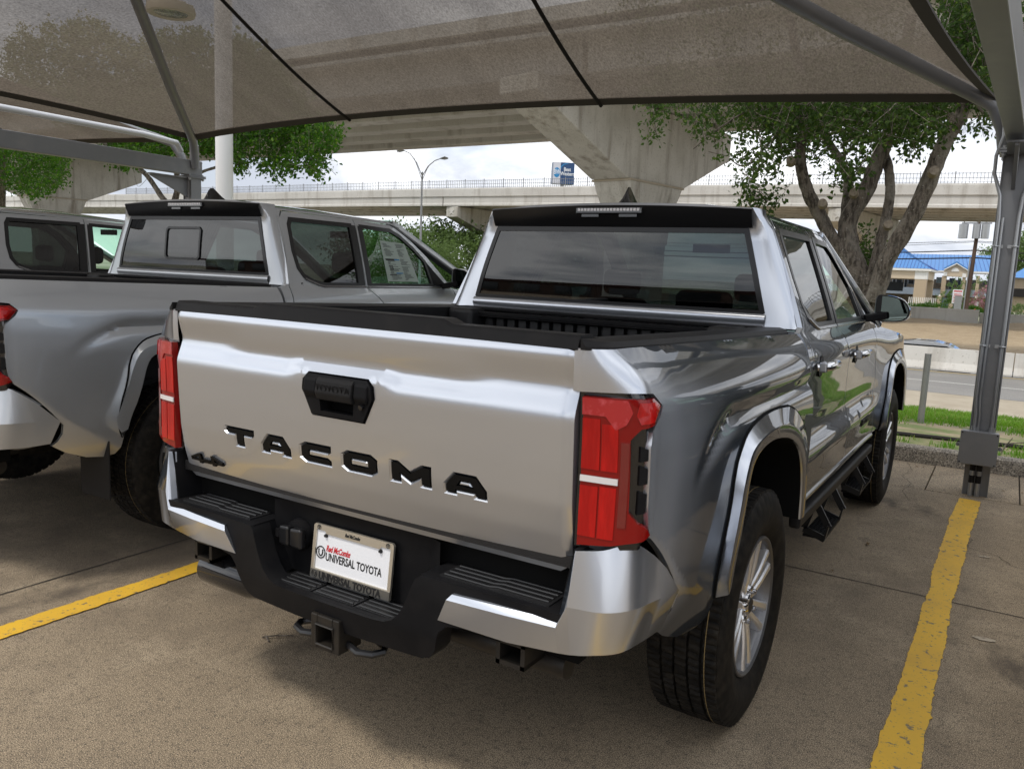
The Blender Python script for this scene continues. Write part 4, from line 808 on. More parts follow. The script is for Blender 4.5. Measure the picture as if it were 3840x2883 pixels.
# raised bracket from the beam end to the canopy corner
for (x, y, z, xc) in ((1.43, 5.10, 2.68, 1.36), (-7.55, 5.15, 2.73, -7.47)):
    b = MB(); b.beam((x, y, z), (xc, y-.06, z+.17), .07, .09, (0, 1, 0)); b.build('corner_bracket', M['steel'], None, label='short steel bracket joining the canopy corner to the %s beam end' % ('right' if x > 0 else 'left'), category='bracket', group='canopy corner brackets')
b = MB(); b.tube([(-7.62, 5.0, 2.82), (-7.56, 4.9, 2.90), (-7.50, 4.4, 2.925), (-7.47, 3.0, 2.925), (-7.47, -.95, 2.93)], .036, 12); b.build('edge_tube', mat('bright_zinc_tube', (.62, .63, .65), .45, .3), None, 50, label='bright zinc tube running along the canopy edge above the left steel beam', category='tube')
# round floodlight under the canopy
lc = at(641, 42, z=3.62); fl_ = empty('canopy_light', lc, label='round off-white LED light hanging under the mesh canopy', category='light')
M['lightbody'] = mat('cream_housing', (.62, .57, .48), .5)
q = MB(); q.lathe([(.075, .0), (.08, .05), (.05, .075), (.035, .13), (.032, .168), (.0, .175), (-.025, .168), (-.03, .14), (-.022, .125), (-.018, .115)], 40, Matrix.Rotation(R(-90), 4, 'Y')); q.build('housing', M['lightbody'], fl_, 40)
q = MB(); q.lathe([(-.020, .118), (-.024, .06), (-.024, 0)], 32, Matrix.Rotation(R(-90), 4, 'Y')); q.build('lens', mat('dull_led_lens', (.30, .33, .26), .25, coat=.6, noise=[(40, 3, .4, .6, (.12, .13, .10))]), fl_, 40)
for k in range(12): a = 2*math.pi*k/12; q = MB(); q.beam((.05*math.cos(a), .05*math.sin(a), .05), (.165*math.cos(a), .165*math.sin(a), .02), .006, .045); q.build('cooling_fin', M['lightbody'], fl_)
q = MB(); q.tube([(0, 0, .08), (0, 0, .30)], .02, 8); q.build('hanger', M['lightbody'], fl_); fl_.scale = (1.18, 1.18, 1.18)
# small sewn-in maker's tag on the canopy edge
tp_ = at(1760, 385, 4.80)
b = MB(); b.box(-.06, .06, 0, .004, -.02, .025); o = b.build('fabric_tag', mat('tag_patch', (.30, .26, .22), .8), None, label='small pale tag with a black mark near the canopy front edge', category='tag'); o.location = tp_+Vector((0, -.03, .0))
b = MB(); b.add([(-.02, -.002, .0), (0, -.002, -.008), (.02, -.002, .0), (0, -.002, .008)], [(0, 1, 2, 3)]); b.build('tag_mark', M['cord'], o)
b = MB(); b.tube([(-.80, .42, .006), (-.76, .45, .012), (-.71, .50, .007)], .003, 5); b.tube([(-.76, .45, .010), (-.77, .49, .006)], .002, 4); b.tube([(-.79, .43, .008), (-.75, .41, .006)], .004, 4); b.build('twig', M['bark'], None, label='small broken twig on the concrete left of the tow hitch', category='twig')
b = MB(); b.tube([(1.62, 6.6, .05), (1.66, 6.62, .16), (1.80, 6.62, .19), (1.95, 6.64, .18)], [.008, .007, .005, .003], 5); b.tube([(1.66, 6.62, .15), (1.70, 6.6, .22)], [.006, .003], 4); b.build('dead_branch', M['bark'], None, label='dry dead branch in the grass right of the junction box', category='branch')
# leaf litter on the lot
rs = np.random.RandomState(77); M['litter'] = mat('dry_leaf', (.16, .10, .04), .8)
for i in range(26):
    x = rs.uniform(.9, 3.0); y = rs.uniform(5.2, 5.93) if i < 16 else rs.uniform(2.5, 5.5); a = rs.uniform(0, 6.28); l = rs.uniform(.012, .03); b = MB(); b.add([(-l, 0, 0), (0, -l*.4, .005), (l, 0, .002), (0, l*.4, .006)], [(0, 1, 2, 3)])
    o = b.build('fallen_leaf', M['litter'], None, label='dry brown leaf lying on the concrete near the kerb', category='leaf', group='dry leaves on the concrete'); o.location = (x, y, .008); o.rotation_euler = (0, 0, a)

# low showroom building far behind the camera, seen only in the glass
sb = empty('showroom_building', (-10, -46, 0), label='long low brown showroom building across the lot, mirrored in the truck rear windows', category='building')
q = MB(); q.box(-45, 45, -12, 0, 0, 3.6); q.build('wall', mat('brown_wall', (.10, .065, .05), .8), sb)
q = MB(); q.box(-46, 46, -12.5, .5, 3.6, 4.5); q.build('roof_band', mat('maroon_fascia', (.06, .02, .018), .6), sb)
q = MB(); q.box(8, 20, -8, .2, 4.5, 6.3); q.build('parapet_tower', mat('pale_stucco', (.35, .30, .25), .8), sb)
for i in range(14): q = MB(); q.box(-42+i*6, -38+i*6, .0, .06, .5, 3.0); q.build('window', M['dark_glass'], sb)
# ---------------------------------------------------------------- pickup trucks (x right, y forward, z up; tailgate at y = 0)
def hw(kn, q):
    kn = np.array(kn, float); n = len(kn); q = np.clip(np.asarray(q, float), kn[0], kn[-1]); i = np.clip(np.searchsorted(kn, q, side='right')-1, 0, n-2)
    h = kn[i+1]-kn[i]; t = (q-kn[i])/h
    h00 = 2*t**3-3*t**2+1; h10 = t**3-2*t**2+t; h01 = -2*t**3+3*t**2; h11 = t**3-t**2
    W = np.zeros((len(q), n)); r = np.arange(len(q)); W[r, i] += h00; W[r, i+1] += h01; D = np.zeros((n, n))
    for k in range(n):
        if k == 0: D[0, 0] = -1/(kn[1]-kn[0]); D[0, 1] = 1/(kn[1]-kn[0])
        elif k == n-1: D[k, k-1] = -1/(kn[k]-kn[k-1]); D[k, k] = 1/(kn[k]-kn[k-1])
        else:
            a = kn[k]-kn[k-1]; b = kn[k+1]-kn[k]
            D[k, k+1] += a/(a+b)/b; D[k, k] += -a/(a+b)/b+b/(a+b)/a; D[k, k-1] += -b/(a+b)/a
    W += (h10*h)[:, None]*D[i]+(h11*h)[:, None]*D[i+1]
    return W
BU = [-.12, -.010, .016, .05, .10, .30, .60, 1.0, 1.35, 1.62]
BZ = [.46, .55, .66, .80, .92, 1.03, 1.12, 1.20, 1.26, 1.315]
BX = np.array([[0.748,0.853,0.882,0.886,0.892,0.9,0.908,0.915,0.91,0.905],[0.748,0.86,0.891,0.897,0.903,0.915,0.928,0.935,0.93,0.93],[0.748,0.866,0.898,0.905,0.911,0.926,0.943,0.95,0.948,0.948],[0.748,0.87,0.901,0.908,0.915,0.931,0.949,0.957,0.957,0.956],[0.748,0.872,0.903,0.91,0.917,0.933,0.951,0.958,0.958,0.957],[0.748,0.872,0.903,0.91,0.917,0.933,0.95,0.956,0.957,0.954],[0.748,0.87,0.901,0.907,0.913,0.926,0.94,0.948,0.948,0.942],[0.748,0.86,0.89,0.894,0.899,0.908,0.918,0.926,0.926,0.922],[0.748,0.834,0.854,0.858,0.861,0.866,0.874,0.884,0.888,0.89],[0.748,0.787,0.798,0.801,0.805,0.81,0.816,0.823,0.829,0.834]])
BY = np.array([[0.02,0.046,0.062,0.094,0.143,0.3,0.6,1.0,1.35,1.62],[0.02,0.046,0.062,0.094,0.143,0.3,0.6,1.0,1.35,1.62],[0.02,0.046,0.062,0.094,0.143,0.3,0.6,1.0,1.35,1.62],[0.02,0.046,0.062,0.094,0.143,0.3,0.6,1.0,1.35,1.62],[0.02,0.046,0.062,0.094,0.143,0.3,0.6,1.0,1.35,1.62],[0.02,0.046,0.062,0.094,0.143,0.3,0.6,1.0,1.35,1.62],[0.018,0.044,0.06,0.093,0.142,0.3,0.6,1.0,1.35,1.62],[0.012,0.042,0.058,0.09,0.14,0.3,0.6,1.0,1.35,1.62],[0.008,0.038,0.056,0.088,0.138,0.3,0.6,1.0,1.35,1.62],[0.008,0.033,0.052,0.084,0.134,0.3,0.6,1.0,1.35,1.62]])
def SB(u, z, off=0.):
    u = np.asarray(u, float); z = np.asarray(z, float); Wu = hw(BU, u); Wz = hw(BZ, z)
    x = np.einsum('ni,ij,nj->n', Wz, BX, Wu); y = np.einsum('ni,ij,nj->n', Wz, BY, Wu)
    # folded lower corner below the diagonal crease
    d = (.873+(u-.055)*(.517-.873)/(.571-.055))-z
    x = x-np.clip(d, 0, .2)*.25*sstep(.0, .08, u)
    # shallow scallop above the arch
    zc = 1.100-.13*(np.clip(.66-u, 0, 1)/.33)**2
    x = x-.021*np.exp(-(np.abs(z-zc)/.026)**1.6)*sstep(.30, .62, u)
    if np.any(off):
        k = sstep(.05, -.005, u); x = x+off*(1-.6*k); y = y-off*k
    return np.stack([x, y, z], 1)
CYk = [1.62, 2.2, 2.8, 3.3, 3.7, 4.0, 4.4, 4.8, 5.05]
CZk = [.50, .57, .70, .806, .826, .95, 1.08, 1.18, 1.24, 1.29]
CX = np.array([[.885]*6+[.90, .90, .86], [.915]*4+[.92, .925, .93, .92, .87], [.928]*4+[.935, .945, .95, .935, .885], [.932]*4+[.938, .95, .955, .94, .89],
[.918, .916, .916, .918, .935, .95, .955, .94, .89], [.908, .905, .905, .912, .932, .948, .953, .938, .888], [.914, .912, .912, .918, .932, .945, .95, .932, .88],
[.922, .92, .92, .922, .925, .93, .93, .91, .86], [.904, .903, .903, .903, .90, .895, .885, .86, .81], [.872, .872, .872, .87, .86, .84, .81, .78, .72]])
def SC(y, z, off=0.):
    y = np.asarray(y, float); z = np.asarray(z, float); x = np.einsum('ni,ij,nj->n', hw(CZk, np.minimum(z, 1.29)), CX, hw(CYk, y))
    x = x-.167*np.clip((z-1.29)/.41, 0, 2)**1.08-.35*np.clip(z-1.70, 0, 1)-.04*sstep(2.6, 3.5, y)*np.clip((z-1.29)/.41, 0, 1)
    return np.stack([x+off, y, z], 1)
def tg_y(x, z):
    ax = np.abs(x)
    zk = [.750, .78, .85, .93, 1.02, 1.13, 1.148, 1.160, 1.203, 1.213, 1.225, 1.275, 1.292, 1.306]
    yo = [.052, .040, .020, .007, .001, -.005, -.005, -.001, .015, .0175, .016, .003, .000, .008]
    zc = [.750, .78, .85, .93, 1.02, 1.13, 1.148, 1.160, 1.183, 1.193, 1.203, 1.240, 1.292, 1.306]
    yc = [.052, .040, .020, .007, .001, -.005, -.005, -.001, .0125, .017, .0168, .008, .000, .008]
    def sm(z, k, v):   # profile rounded over about a centimetre
        return sum(np.interp(z+d, k, v)*w for d, w in ((-.006, .2), (-.003, .2), (0, .2), (.003, .2), (.006, .2)))
    a = sm(z, zk, yo); b = sm(z, zc, yc); c = sstep(.53, .38, ax)
    y = a*(1-c)+b*c
    # raised shelf over the handle
    h = sstep(.225, .145, ax)
    yh = sm(z, [1.04, 1.10, 1.150, 1.168, 1.174, 1.190, 1.20, 1.3], [.003, -.002, -.005, -.005, -.003, .012, .016, .02]); y = np.where((z > 1.04) & (z < 1.2), y*(1-h)+np.minimum(y, yh)*h, y)
    return y+.004*(ax/.74)**2+.012*sstep(.715, .738, ax)
def oct_letter(ch):
    """angular capital letters in a unit box w x 1: list of outlines (outer first)"""
    c = .2; s = .25
    if ch == 'T': return 1.25, [[(0, 1), (1.25, 1), (1.25, .84), (1.17, .74), (.78, .74), (.78, 0), (.47, 0), (.47, .74), (.08, .74), (0, .84)]]
    if ch == 'A': return 1.3, [[(0, 0), (0, .38), (.30, 1), (1.0, 1), (1.3, .38), (1.3, 0), (1.0, 0), (1.0, .20), (.30, .20), (.30, 0)], [(.35, .42), (.95, .42), (.82, .74), (.48, .74)]]
    if ch == 'C': return 1.2, [[(1.2, 1), (.2, 1), (0, .8), (0, .2), (.2, 0), (1.2, 0), (1.2, .16), (1.12, .26), (.38, .26), (.31, .33), (.31, .67), (.38, .74), (1.12, .74), (1.2, .84)]]
    if ch == 'O': return 1.35, [[(.2, 0), (1.15, 0), (1.35, .2), (1.35, .8), (1.15, 1), (.2, 1), (0, .8), (0, .2)], [(.38, .26), (.31, .33), (.31, .67), (.38, .74), (.97, .74), (1.04, .67), (1.04, .33), (.97, .26)]]
    if ch == 'M': return 1.45, [[(0, 0), (0, 1), (.26, 1), (.725, .52), (1.19, 1), (1.45, 1), (1.45, 0), (1.15, 0), (1.15, .48), (.725, .06), (.30, .48), (.30, 0)]]
def offs(poly, d):
    """offset a closed outline outwards (positive d)"""
    n = len(poly); a = sum(poly[i][0]*poly[(i+1) % n][1]-poly[(i+1) % n][0]*poly[i][1] for i in range(n)); s = 1 if a > 0 else -1; out = []
    for i in range(n):
        p0, p1, p2 = Vector(poly[i-1]), Vector(poly[i]), Vector(poly[(i+1) % n]); e1 = (p1-p0).normalized(); e2 = (p2-p1).normalized()
        n1 = Vector((e1.y, -e1.x))*s; n2 = Vector((e2.y, -e2.x))*s; b = (n1+n2); b = b/max(b.length_squared/2, .35)
        out.append(tuple(p1+b*d))
    return out
FO = [(.577,.569),(.554,.619),(.562,.724),(.597,.83),(.612,.95),(.66,1.015),(.72,1.045),(.85,1.066),(1.04,1.071),(1.238,1.057),(1.396,.99),(1.50,.92),(1.56,.85),(1.59,.72),(1.60,.58)]
FR = [(.535,.605),(.507,.65),(.532,.715),(.575,.81),(.612,.925),(.655,.990),(.726,1.012),(.868,1.028),(1.05,1.024),(1.234,.984),(1.36,.92),(1.43,.85),(1.48,.75),(1.50,.60)]
FI = [(.575,.615),(.600,.68),(.634,.745),(.662,.822),(.686,.912),(.715,.952),(.775,.975),(.87,.986),(.985,.982),(1.169,.953),(1.309,.899),(1.39,.82),(1.43,.72),(1.44,.60)]
def flare(name, m, parent, mir, shift, surf):
    k = 64
    def rs(P):
        P = smooth_poly(P, 1, False); P = np.array(P); d = np.r_[0, np.cumsum(np.hypot(*np.diff(P, axis=0).T))]; t = np.linspace(0, d[-1], k)
        return np.stack([np.interp(t, d, P[:, 0]), np.interp(t, d, P[:, 1])], 1)
    o, r, i = rs(FO), rs(FR), rs(FI); rows = []
    def row(p, dx, ax=None):
        q = surf(p[:, 0]+shift, p[:, 1]); q = q.copy(); q[:, 0] = q[:, 0]+dx if ax is None else ax; q[:, 2] = p[:, 1]; q[:, 1] = p[:, 0]+shift; return q
    xr = .985 if shift == 0 else .980
    rows = [row(o, -.014), row(o, .003), row(o*.96+r*.04, .007), row(r*.82+o*.18, 0, xr-.006), row(r, 0, xr), row(r*.90+i*.10, 0, xr+.001), row(i*.94+r*.06, 0, xr-.004), row(i, 0, xr-.010), row(i*1.0, 0, xr-.05), row(i, 0, .80)]
    V = np.vstack(rows); F = []
    for a in range(len(rows)-1):
        for b in range(k-1): F.append((a*k+b, a*k+b+1, (a+1)*k+b+1, (a+1)*k+b))
    F.append(tuple(a*k for a in range(len(rows)))); F.append(tuple(a*k+k-1 for a in range(len(rows)))[::-1])
    if mir: V = V*np.array([-1, 1, 1]); F = [q[::-1] for q in F]
    gk = o[:, :]; gs = surf(gk[:, 0]+shift, gk[:, 1]); gm_ = MB(); gm_.tube([((-1 if mir else 1)*(q[0]+.001), q[1], q[2]) for q in gs], .0055, 5, False)  # black tube added along the flare's edge as the recess's dark shadow line
    ob = obj(name, V, F, m, parent, 20, mats=[M['flat_black']]); ob.data.flip_normals(); gm_.build('flare_gap_shade', M['flat_black'], ob)
    for p_ in ob.data.polygons:
        if p_.index >= (k-1)*(len(rows)-3) and p_.index < (k-1)*(len(rows)-1): p_.material_index = 1
    return ob
def make_wheel(parent, x, y, sgn):
    """outer face towards sgn * x"""
    Mx = Matrix.Translation((x, y, .40)) @ Matrix.Diagonal((sgn, 1, 1, 1))
    w = .2625/2
    hub = MB()
    hub.lathe([(.100, 0), (.100, .028), (.094, .037), (.070, .040)], 24, Mx)
    for k in range(6):
        a = 2*math.pi*(k+.5)/6; c0 = Vector((.0, .058*math.cos(a), .058*math.sin(a)))
        hub.cyl(Mx @ (c0+Vector((.06, 0, 0))), Mx @ (c0+Vector((.103, 0, 0))), .0115, 6, .009)
    wh = fixn(hub.build('wheel', M['chrome'], parent, 35))
    cp = MB(); cp.lathe([(.102, 0), (.1025, .023), (.100, .0255)], 20, Mx); fixn(cp.build('centre_cap', M['ink'], wh, 40))
    # tyre: lathed carcass with circumferential grooves, cross sipes cut into the ribs
    prof = [(-.105, .235), (-.122, .262), (-.131, .30), (-.128, .345), (-.116, .378), (-.110, .386)]
    ribs = [(-.108, -.068), (-.058, -.026), (-.017, .017), (.026, .058), (.068, .108)]
    for a, b in ribs: prof += [(a-.0015, .3845), (a, .3985-.12*abs(a)**1.6), (b, .3985-.12*abs(b)**1.6), (b+.0015, .3845)]
    prof += [(.110, .386), (.116, .378), (.128, .345), (.1285, .335), (.1325, .318), (.131, .30), (.122, .262), (.105, .235)]
    n = 300; v = []; f = []; kx = len(prof)
    for i in range(n):
        for j, (px, r) in enumerate(prof):
            rr = r; ph = i+int(7*px/.1)
            if r > .389:
                t = ph % 6
                if abs(px) > .06: rr = r-(.010 if t == 0 else 0)
                else: rr = r-(.007 if (t == 1 and i % 12 < 6) or t == 4 else 0)
            elif r > .375 and abs(px) > .10: rr = r-(.004 if ph % 6 == 0 else 0)
            a = 2*math.pi*i/n+.35*px*(1 if abs(px) < .06 else .2); v.append(Mx @ Vector((px, rr*math.cos(a), rr*math.sin(a))))
    for i in range(n):
        for j in range(kx-1): f.append((i*kx+j, i*kx+j+1, ((i+1) % n)*kx+j+1, ((i+1) % n)*kx+j))
    ty = fixn(obj('tyre', v, f, M['rubber'], wh, 28)); ty.data.materials.append(mat_yellow)
    # the thin paint line on a shoulder rib of a new tyre
    st = MB(); st.lathe([(.074, .3994-.12*.074**1.6), (.0765, .3994-.12*.0765**1.6)], 120, Mx); st.build('tread_paint_line', mat_yellow, wh)
    rim = MB()
    rim.lathe([(.104, .236), (.110, .236), (.112, .230), (.104, .222), (.085, .214), (-.09, .206)], 72, Mx)
    rim.lathe([(-.02, .0), (-.02, .085), (-.03, .16), (-.06, .205)], 40, Mx)
    rm = fixn(rim.build('rim', M['rimdark'], wh, 30))
    lip = MB(); lip.lathe([(.1045, .2355), (.1135, .2345), (.1155, .2285), (.109, .221), (.095, .2175)], 72, Mx); fixn(lip.build('rim_lip', M['rimdark'], wh, 30))
    for k in range(6):
        for s in (-1, 1):
            sp = MB(); a = 2*math.pi*k/6+R(30)
            def P(r, t, xx): return Mx @ Vector((xx, r*math.cos(a+t), r*math.sin(a+t)))
            tf = lambda r: s*(.016+(r-.045)/.177*.022)/r
            secs = [(.045, tf(.045), .0145, .086, .03), (.085, tf(.085), .0130, .094, .04), (.13, tf(.13), .0130, .100, .05), (.18, tf(.18), .0145, .104, .06), (.229, tf(.229), .0180, .108, .07)]
            pv = []
            for (r, t, hwid, xo, xi) in secs:
                dt = hwid/r; pv += [P(r, t-dt, xi), P(r, t-dt, xo-.006), P(r, t-dt*.6, xo), P(r, t+dt*.6, xo), P(r, t+dt, xo-.006), P(r, t+dt, xi)]
            pf = []
            for q in range(len(secs)-1):
                for j in range(6): pf.append((q*6+j, q*6+(j+1) % 6, (q+1)*6+(j+1) % 6, (q+1)*6+j))
            pf += [(0, 1, 2, 3, 4, 5), tuple(range((len(secs)-1)*6, len(secs)*6))]
            sp.add(pv, pf); fixn(sp.build('spoke', M['rim'], wh, 20))
    dk = MB(); dk.lathe([(.070, .0), (.072, .05), (.074, .080), (.05, .090)], 36, Mx); fixn(dk.build('hub_plate', M['rim'], wh, 30))
    br = MB(); br.lathe([(-.03, .05), (-.03, .16), (-.045, .165)], 36, Mx); fixn(br.build('brake_disc', M['frame_steel'], wh, 30))
    return wh
mat_yellow = mat('tread_line_paint', (.20, .145, .06), .7)

def make_truck(P):
    """builds every part under the empty P"""
    pm = M['silver']
    RET = lambda q: q+np.array([-.022, .004, 0])
    # --- bed sides, right and mirrored left
    side = [(-.12, 1.309), (.10, 1.309), (1.62, 1.284), (1.62, .60), (1.586, .60), (1.576, .72), (1.546, .845), (1.49, .908), (1.388, .976), (1.232, 1.043), (1.04, 1.057), (.85, 1.052), (.726, 1.032), (.67, 1.005), (.626, .945), (.611, .83), (.576, .724), (.568, .62), (.585, .575),
            (.575, .520), (.555, .487), (.507, .479), (.43, .490), (.333, .528), (.262, .568), (.286, .585), (.304, .621), (.300, .666), (.236, .727), (.154, .791), (.054, .870), (.036, .902), (.028, .948), (.025, 1.087), (.034, 1.125), (.077, 1.160), (.091, 1.181), (.063, 1.211), (.02, 1.215), (-.054, 1.212), (-.12, 1.209)]
    lamp = [(-.117, 1.205), (-.051, 1.206), (.048, 1.207), (.078, 1.184), (.037, 1.139), (.008, 1.130), (-.008, 1.106), (-.005, .938), (.010, .915), (.027, .904), (.047, .879), (.018, .865), (-.039, .848), (-.075, .843), (-.118, .838)]
    for mir in (False, True):
        sg = -1 if mir else 1
        bs = patch('bed_side', side, [], lambda a, b: SB(a, b), .016, pm, P, ret=lambda q: q+np.array([-.02, .003, 0]), creases=[[(.068, .862), (.16, .799), (.565, .524)]], mirror=mir, smooth=32)
        patch('lamp_housing', [(-.12, 1.222), (.085, 1.222), (.105, 1.18), (.092, 1.155), (.052, 1.118), (.042, 1.08), (.044, .95), (.053, .905), (.062, .874), (.03, .846), (-.06, .832), (-.12, .834)], [], lambda a, b: SB(a, b, -.014), .02, M['gloss_black'], P, mirror=mir)
        lens = patch('tail_light', offs(lamp, -.005), [], lambda a, b: SB(a, b, .006), .012, M['red'], P, ret=lambda q: q+np.array([-.008, .018, 0]), mirror=mir)
        for (u0, u1, z0, z1, mm) in ((-.113, -.074, 1.030, 1.150, 'red_bright'), (-.070, -.036, 1.030, 1.140, 'red_bright'), (-.113, -.074, .868, .990, 'red_bright'), (-.070, -.036, .868, .992, 'red_bright'), (-.030, -.014, .90, 1.10, 'red_dark')):
            patch('light_panel', [(u0, z0), (u1, z0), (u1, z1), (u0, z1)], [], lambda a, b: SB(a, b, .0085), .02, M[mm], lens, ret=lambda q: q+np.array([0, .003, 0]), mirror=mir)
        patch('light_panel', [(-.114, 1.158), (-.062, 1.158), (-.041, 1.128), (-.020, 1.142), (-.008, 1.17), (-.014, 1.198), (-.114, 1.198)], [], lambda a, b: SB(a, b, .0088), .015, M['pinkred'], lens, ret=lambda q: q+np.array([0, .003, 0]), mirror=mir)
        patch('light_panel', [(-.002, 1.165), (.005, 1.195), (.045, 1.195), (.062, 1.182), (.030, 1.150), (.004, 1.145)], [], lambda a, b: SB(a, b, .0086), .015, M['red_bright'], lens, ret=lambda q: q+np.array([-.001, .003, 0]), mirror=mir)
        patch('reverse_light', [(-.114, 1.0), (-.034, 1.0), (-.034, 1.015), (-.114, 1.015)], [], lambda a, b: SB(a, b, .0105), .02, M['clear'], lens, ret=lambda q: q+np.array([0, .003, 0]), mirror=mir)
        # louvred black vent in the notch of the lamp
        for (z0, z1, uo) in ((.93, .985, .022), (1.0, 1.045, .021), (1.055, 1.09, .021)):
            patch('vent_louvre', [(.004, z0), (uo, z0+.004), (uo, z1-.004), (.004, z1)], [], lambda a, b: SB(a, b, -.006), .02, M['black_plastic'], P, ret=lambda q: q+np.array([-.006, .004, 0]), mirror=mir)
        flare('fender_flare', pm, P, mir, 0, SB)
        # rail cap along the bed side
        ys = np.r_[.004, .03, .06, .10, .125, np.linspace(.16, 1.60, 26)]; V = []; F = []
        pr = [(-.108, -.03), (-.104, .015), (-.088, .022), (-.03, .024), (-.006, .018), (.004, .006), (.004, -.006)]
        for y in ys:
            xo = np.interp(y, [.0, .036, .075, .3, 1.6], [.752, .784, .802, .812, .836]); zt = 1.308-.0165*y
            for (dx, dz) in pr: V.append((sg*max(xo+dx, .746 if y < .12 else 0), y, zt+max(dz, -.002 if y < .12 else -1)))
        k = len(pr)
        for i in range(len(ys)-1):
            for j in range(k-1): F.append((i*k+j, i*k+j+1, (i+1)*k+j+1, (i+1)*k+j))
        F += [tuple(range(k)), tuple((len(ys)-1)*k+j for j in range(k))]
        fixn(obj('bed_rail_cap', V, F, M['trim'], P, 30))
        # inner bed wall and wheel well
        b = MB(); b.box(*sorted((sg*.70, sg*.712)), .05, 1.55, .80, 1.30); b.box(*sorted((sg*.712, sg*.735)), .05, 1.55, 1.27, 1.285)
        b.box(*sorted((sg*.55, sg*.70)), .62, 1.42, .80, .97); b.build('bed_wall', M['liner'], P)
        wl = MB(); nn = 18
        arc = [(1.0+.50*math.cos(t), .50+.49*math.sin(t)) for t in np.linspace(.16, math.pi-.16, nn)]
        V = [(sg*x, y, z) for (y, z) in arc for x in (.60, .90)]; wl.add(V, [(2*i, 2*i+1, 2*i+3, 2*i+2) for i in range(nn-1)])
        wl.box(*sorted((sg*.58, sg*.60)), .50, 1.50, .50, 1.05)
        wl.build('wheel_liner', M['flat_black'], P)
        wl2 = MB(); V = [(sg*x, y+3.343, z) for (y, z) in arc for x in (.55, .93)]; wl2.add(V, [(2*i, 2*i+1, 2*i+3, 2*i+2) for i in range(nn-1)]); wl2.box(*sorted((sg*.52, sg*.55)), 3.8, 4.95, .40, 1.05); wl2.build('wheel_liner', M['flat_black'], P)
    # --- tailgate with pressed letters
    letters = []; hcap = .049; zb = .904
    # positions measured on the panel: (char, centre x)
    for ch, cx, lw_ in (('T', -.428, .125), ('A', -.265, .118), ('C', -.098, .115), ('O', .073, .122), ('M', .255, .130), ('A', .434, .122)):
        w, loops = oct_letter(ch); s = hcap
        letters.append([[(cx+(px/w-.5)*lw_, zb+pz*s) for px, pz in lp] for lp in loops])
    hand = [(-.128, 1.150), (-.112, 1.166), (.112, 1.166), (.128, 1.150), (.132, 1.118), (.098, 1.050), (-.098, 1.050), (-.132, 1.118)]
    TG = lambda a, b: np.stack([a, tg_y(a, b), b], 1)
    outer = [(-.737, 1.306), (-.737, .86), (-.733, .80), (-.722, .768), (-.70, .752), (.70, .752), (.722, .768), (.733, .80), (.737, .86), (.737, 1.306)]
    outer = [(x, z) for x, z in outer][::-1]
    holes = [offs(l[0], .0075) for l in letters]+[offs(hand, .005)]
    zcr = [[(-.70, 1.15), (-.17, 1.15)], [(.17, 1.15), (.70, 1.15)], [(-.70, 1.213), (-.47, 1.213)], [(.47, 1.213), (.70, 1.213)], [(-.40, 1.196), (.40, 1.196)]]
    tg = patch('tailgate', outer, holes, TG, .0125, pm, P, ret=lambda q: q+np.array([0, .03, 0]), creases=zcr, smooth=28)
    # chamfered floor of each pressing, then the black letters in it
    for l in letters:
        o1 = offs(l[0], .0075); o0 = offs(l[0], .0008); n = len(o1)
        V = [(x, tg_y(np.array([x]), np.array([z]))[0], z) for x, z in o1]+[(x, tg_y(np.array([x]), np.array([z]))[0]+.0075, z) for x, z in o0]
        obj('letter_recess', V, [(i, (i+1) % n, (i+1) % n+n, i+n) for i in range(n)], pm, tg)
        fl = [l[0]]; holes_l = l[1:]
        patch('letter', l[0], holes_l, lambda a, b: TG(a, b)+np.array([0, .002, 0]), .03, M['letter_black'], tg, ret=lambda q: q+np.array([0, .008, 0]))
        for h in holes_l:
            V = [(x, tg_y(np.array([x]), np.array([z]))[0]+.0005, z) for x, z in offs(h, -.0065)]; V2 = [(x, tg_y(np.array([x]), np.array([z]))[0]+.008, z) for x, z in h]
            n = len(h); obj('letter_counter', V+V2, [tuple(range(n))[::-1]]+[(i, (i+1) % n, (i+1) % n+n, i+n) for i in range(n)], pm, tg)
    # 4x4 badge
    fn = lambda p, d: (p[0], -.001+d+.02*max(0, .93-p[1])*0, p[1])
    b = MB(); X0, Z0 = -.684, .809
    def bp(pts): b.prism([(X0+px*.00121, Z0+pz*.00068) for px, pz in pts], lambda p, d: (p[0], tg_y(np.array([p[0]]), np.array([p[1]]))[0]+d, p[1]), 0.004, -.008)
    for ox, mir in ((0, 1), (0, -1)):
        f = (lambda x: x) if mir == 1 else (lambda x: 130-x)
        for quad in ([(0, 18), (0, 28), (34, 50), (44, 50), (44, 40)], [(0, 18), (0, 10), (56, 10), (56, 20), (12, 20)], [(32, 0), (32, 50), (44, 50), (44, 0)]):
            q = [(f(x), z) for x, z in quad]; bp(q if mir == 1 else q[::-1])
    bp([(50, 6), (62, 6), (80, 26), (68, 26)]); bp([(68, 6), (80, 6), (62, 26), (50, 26)])
    fixn(b.build('four_wheel_drive_badge', M['letter_black'], tg))
    # handle
    hb = patch('tailgate_handle', hand, [[(-.062, 1.063), (.062, 1.063), (.066, 1.112), (-.066, 1.112)]], lambda a, b: np.stack([a, -.010+.10*np.clip(1.10-b, 0, 1)*.5-.004*sstep(1.10, 1.13, b)+.35*np.clip(b-1.152, 0, 1), b], 1), .012, M['black_plastic'], P, ret=lambda q: q+np.array([0, .03, 0]))
    b = MB(); b.box(-.064, .064, .045, .048, 1.058, 1.12); b.box(-.066, -.064, -.004, .045, 1.058, 1.12); b.box(.064, .066, -.004, .045, 1.058, 1.12); b.box(-.066, .066, -.004, .045, 1.056, 1.060); b.build('handle_cavity', M['flat_black'], hb)
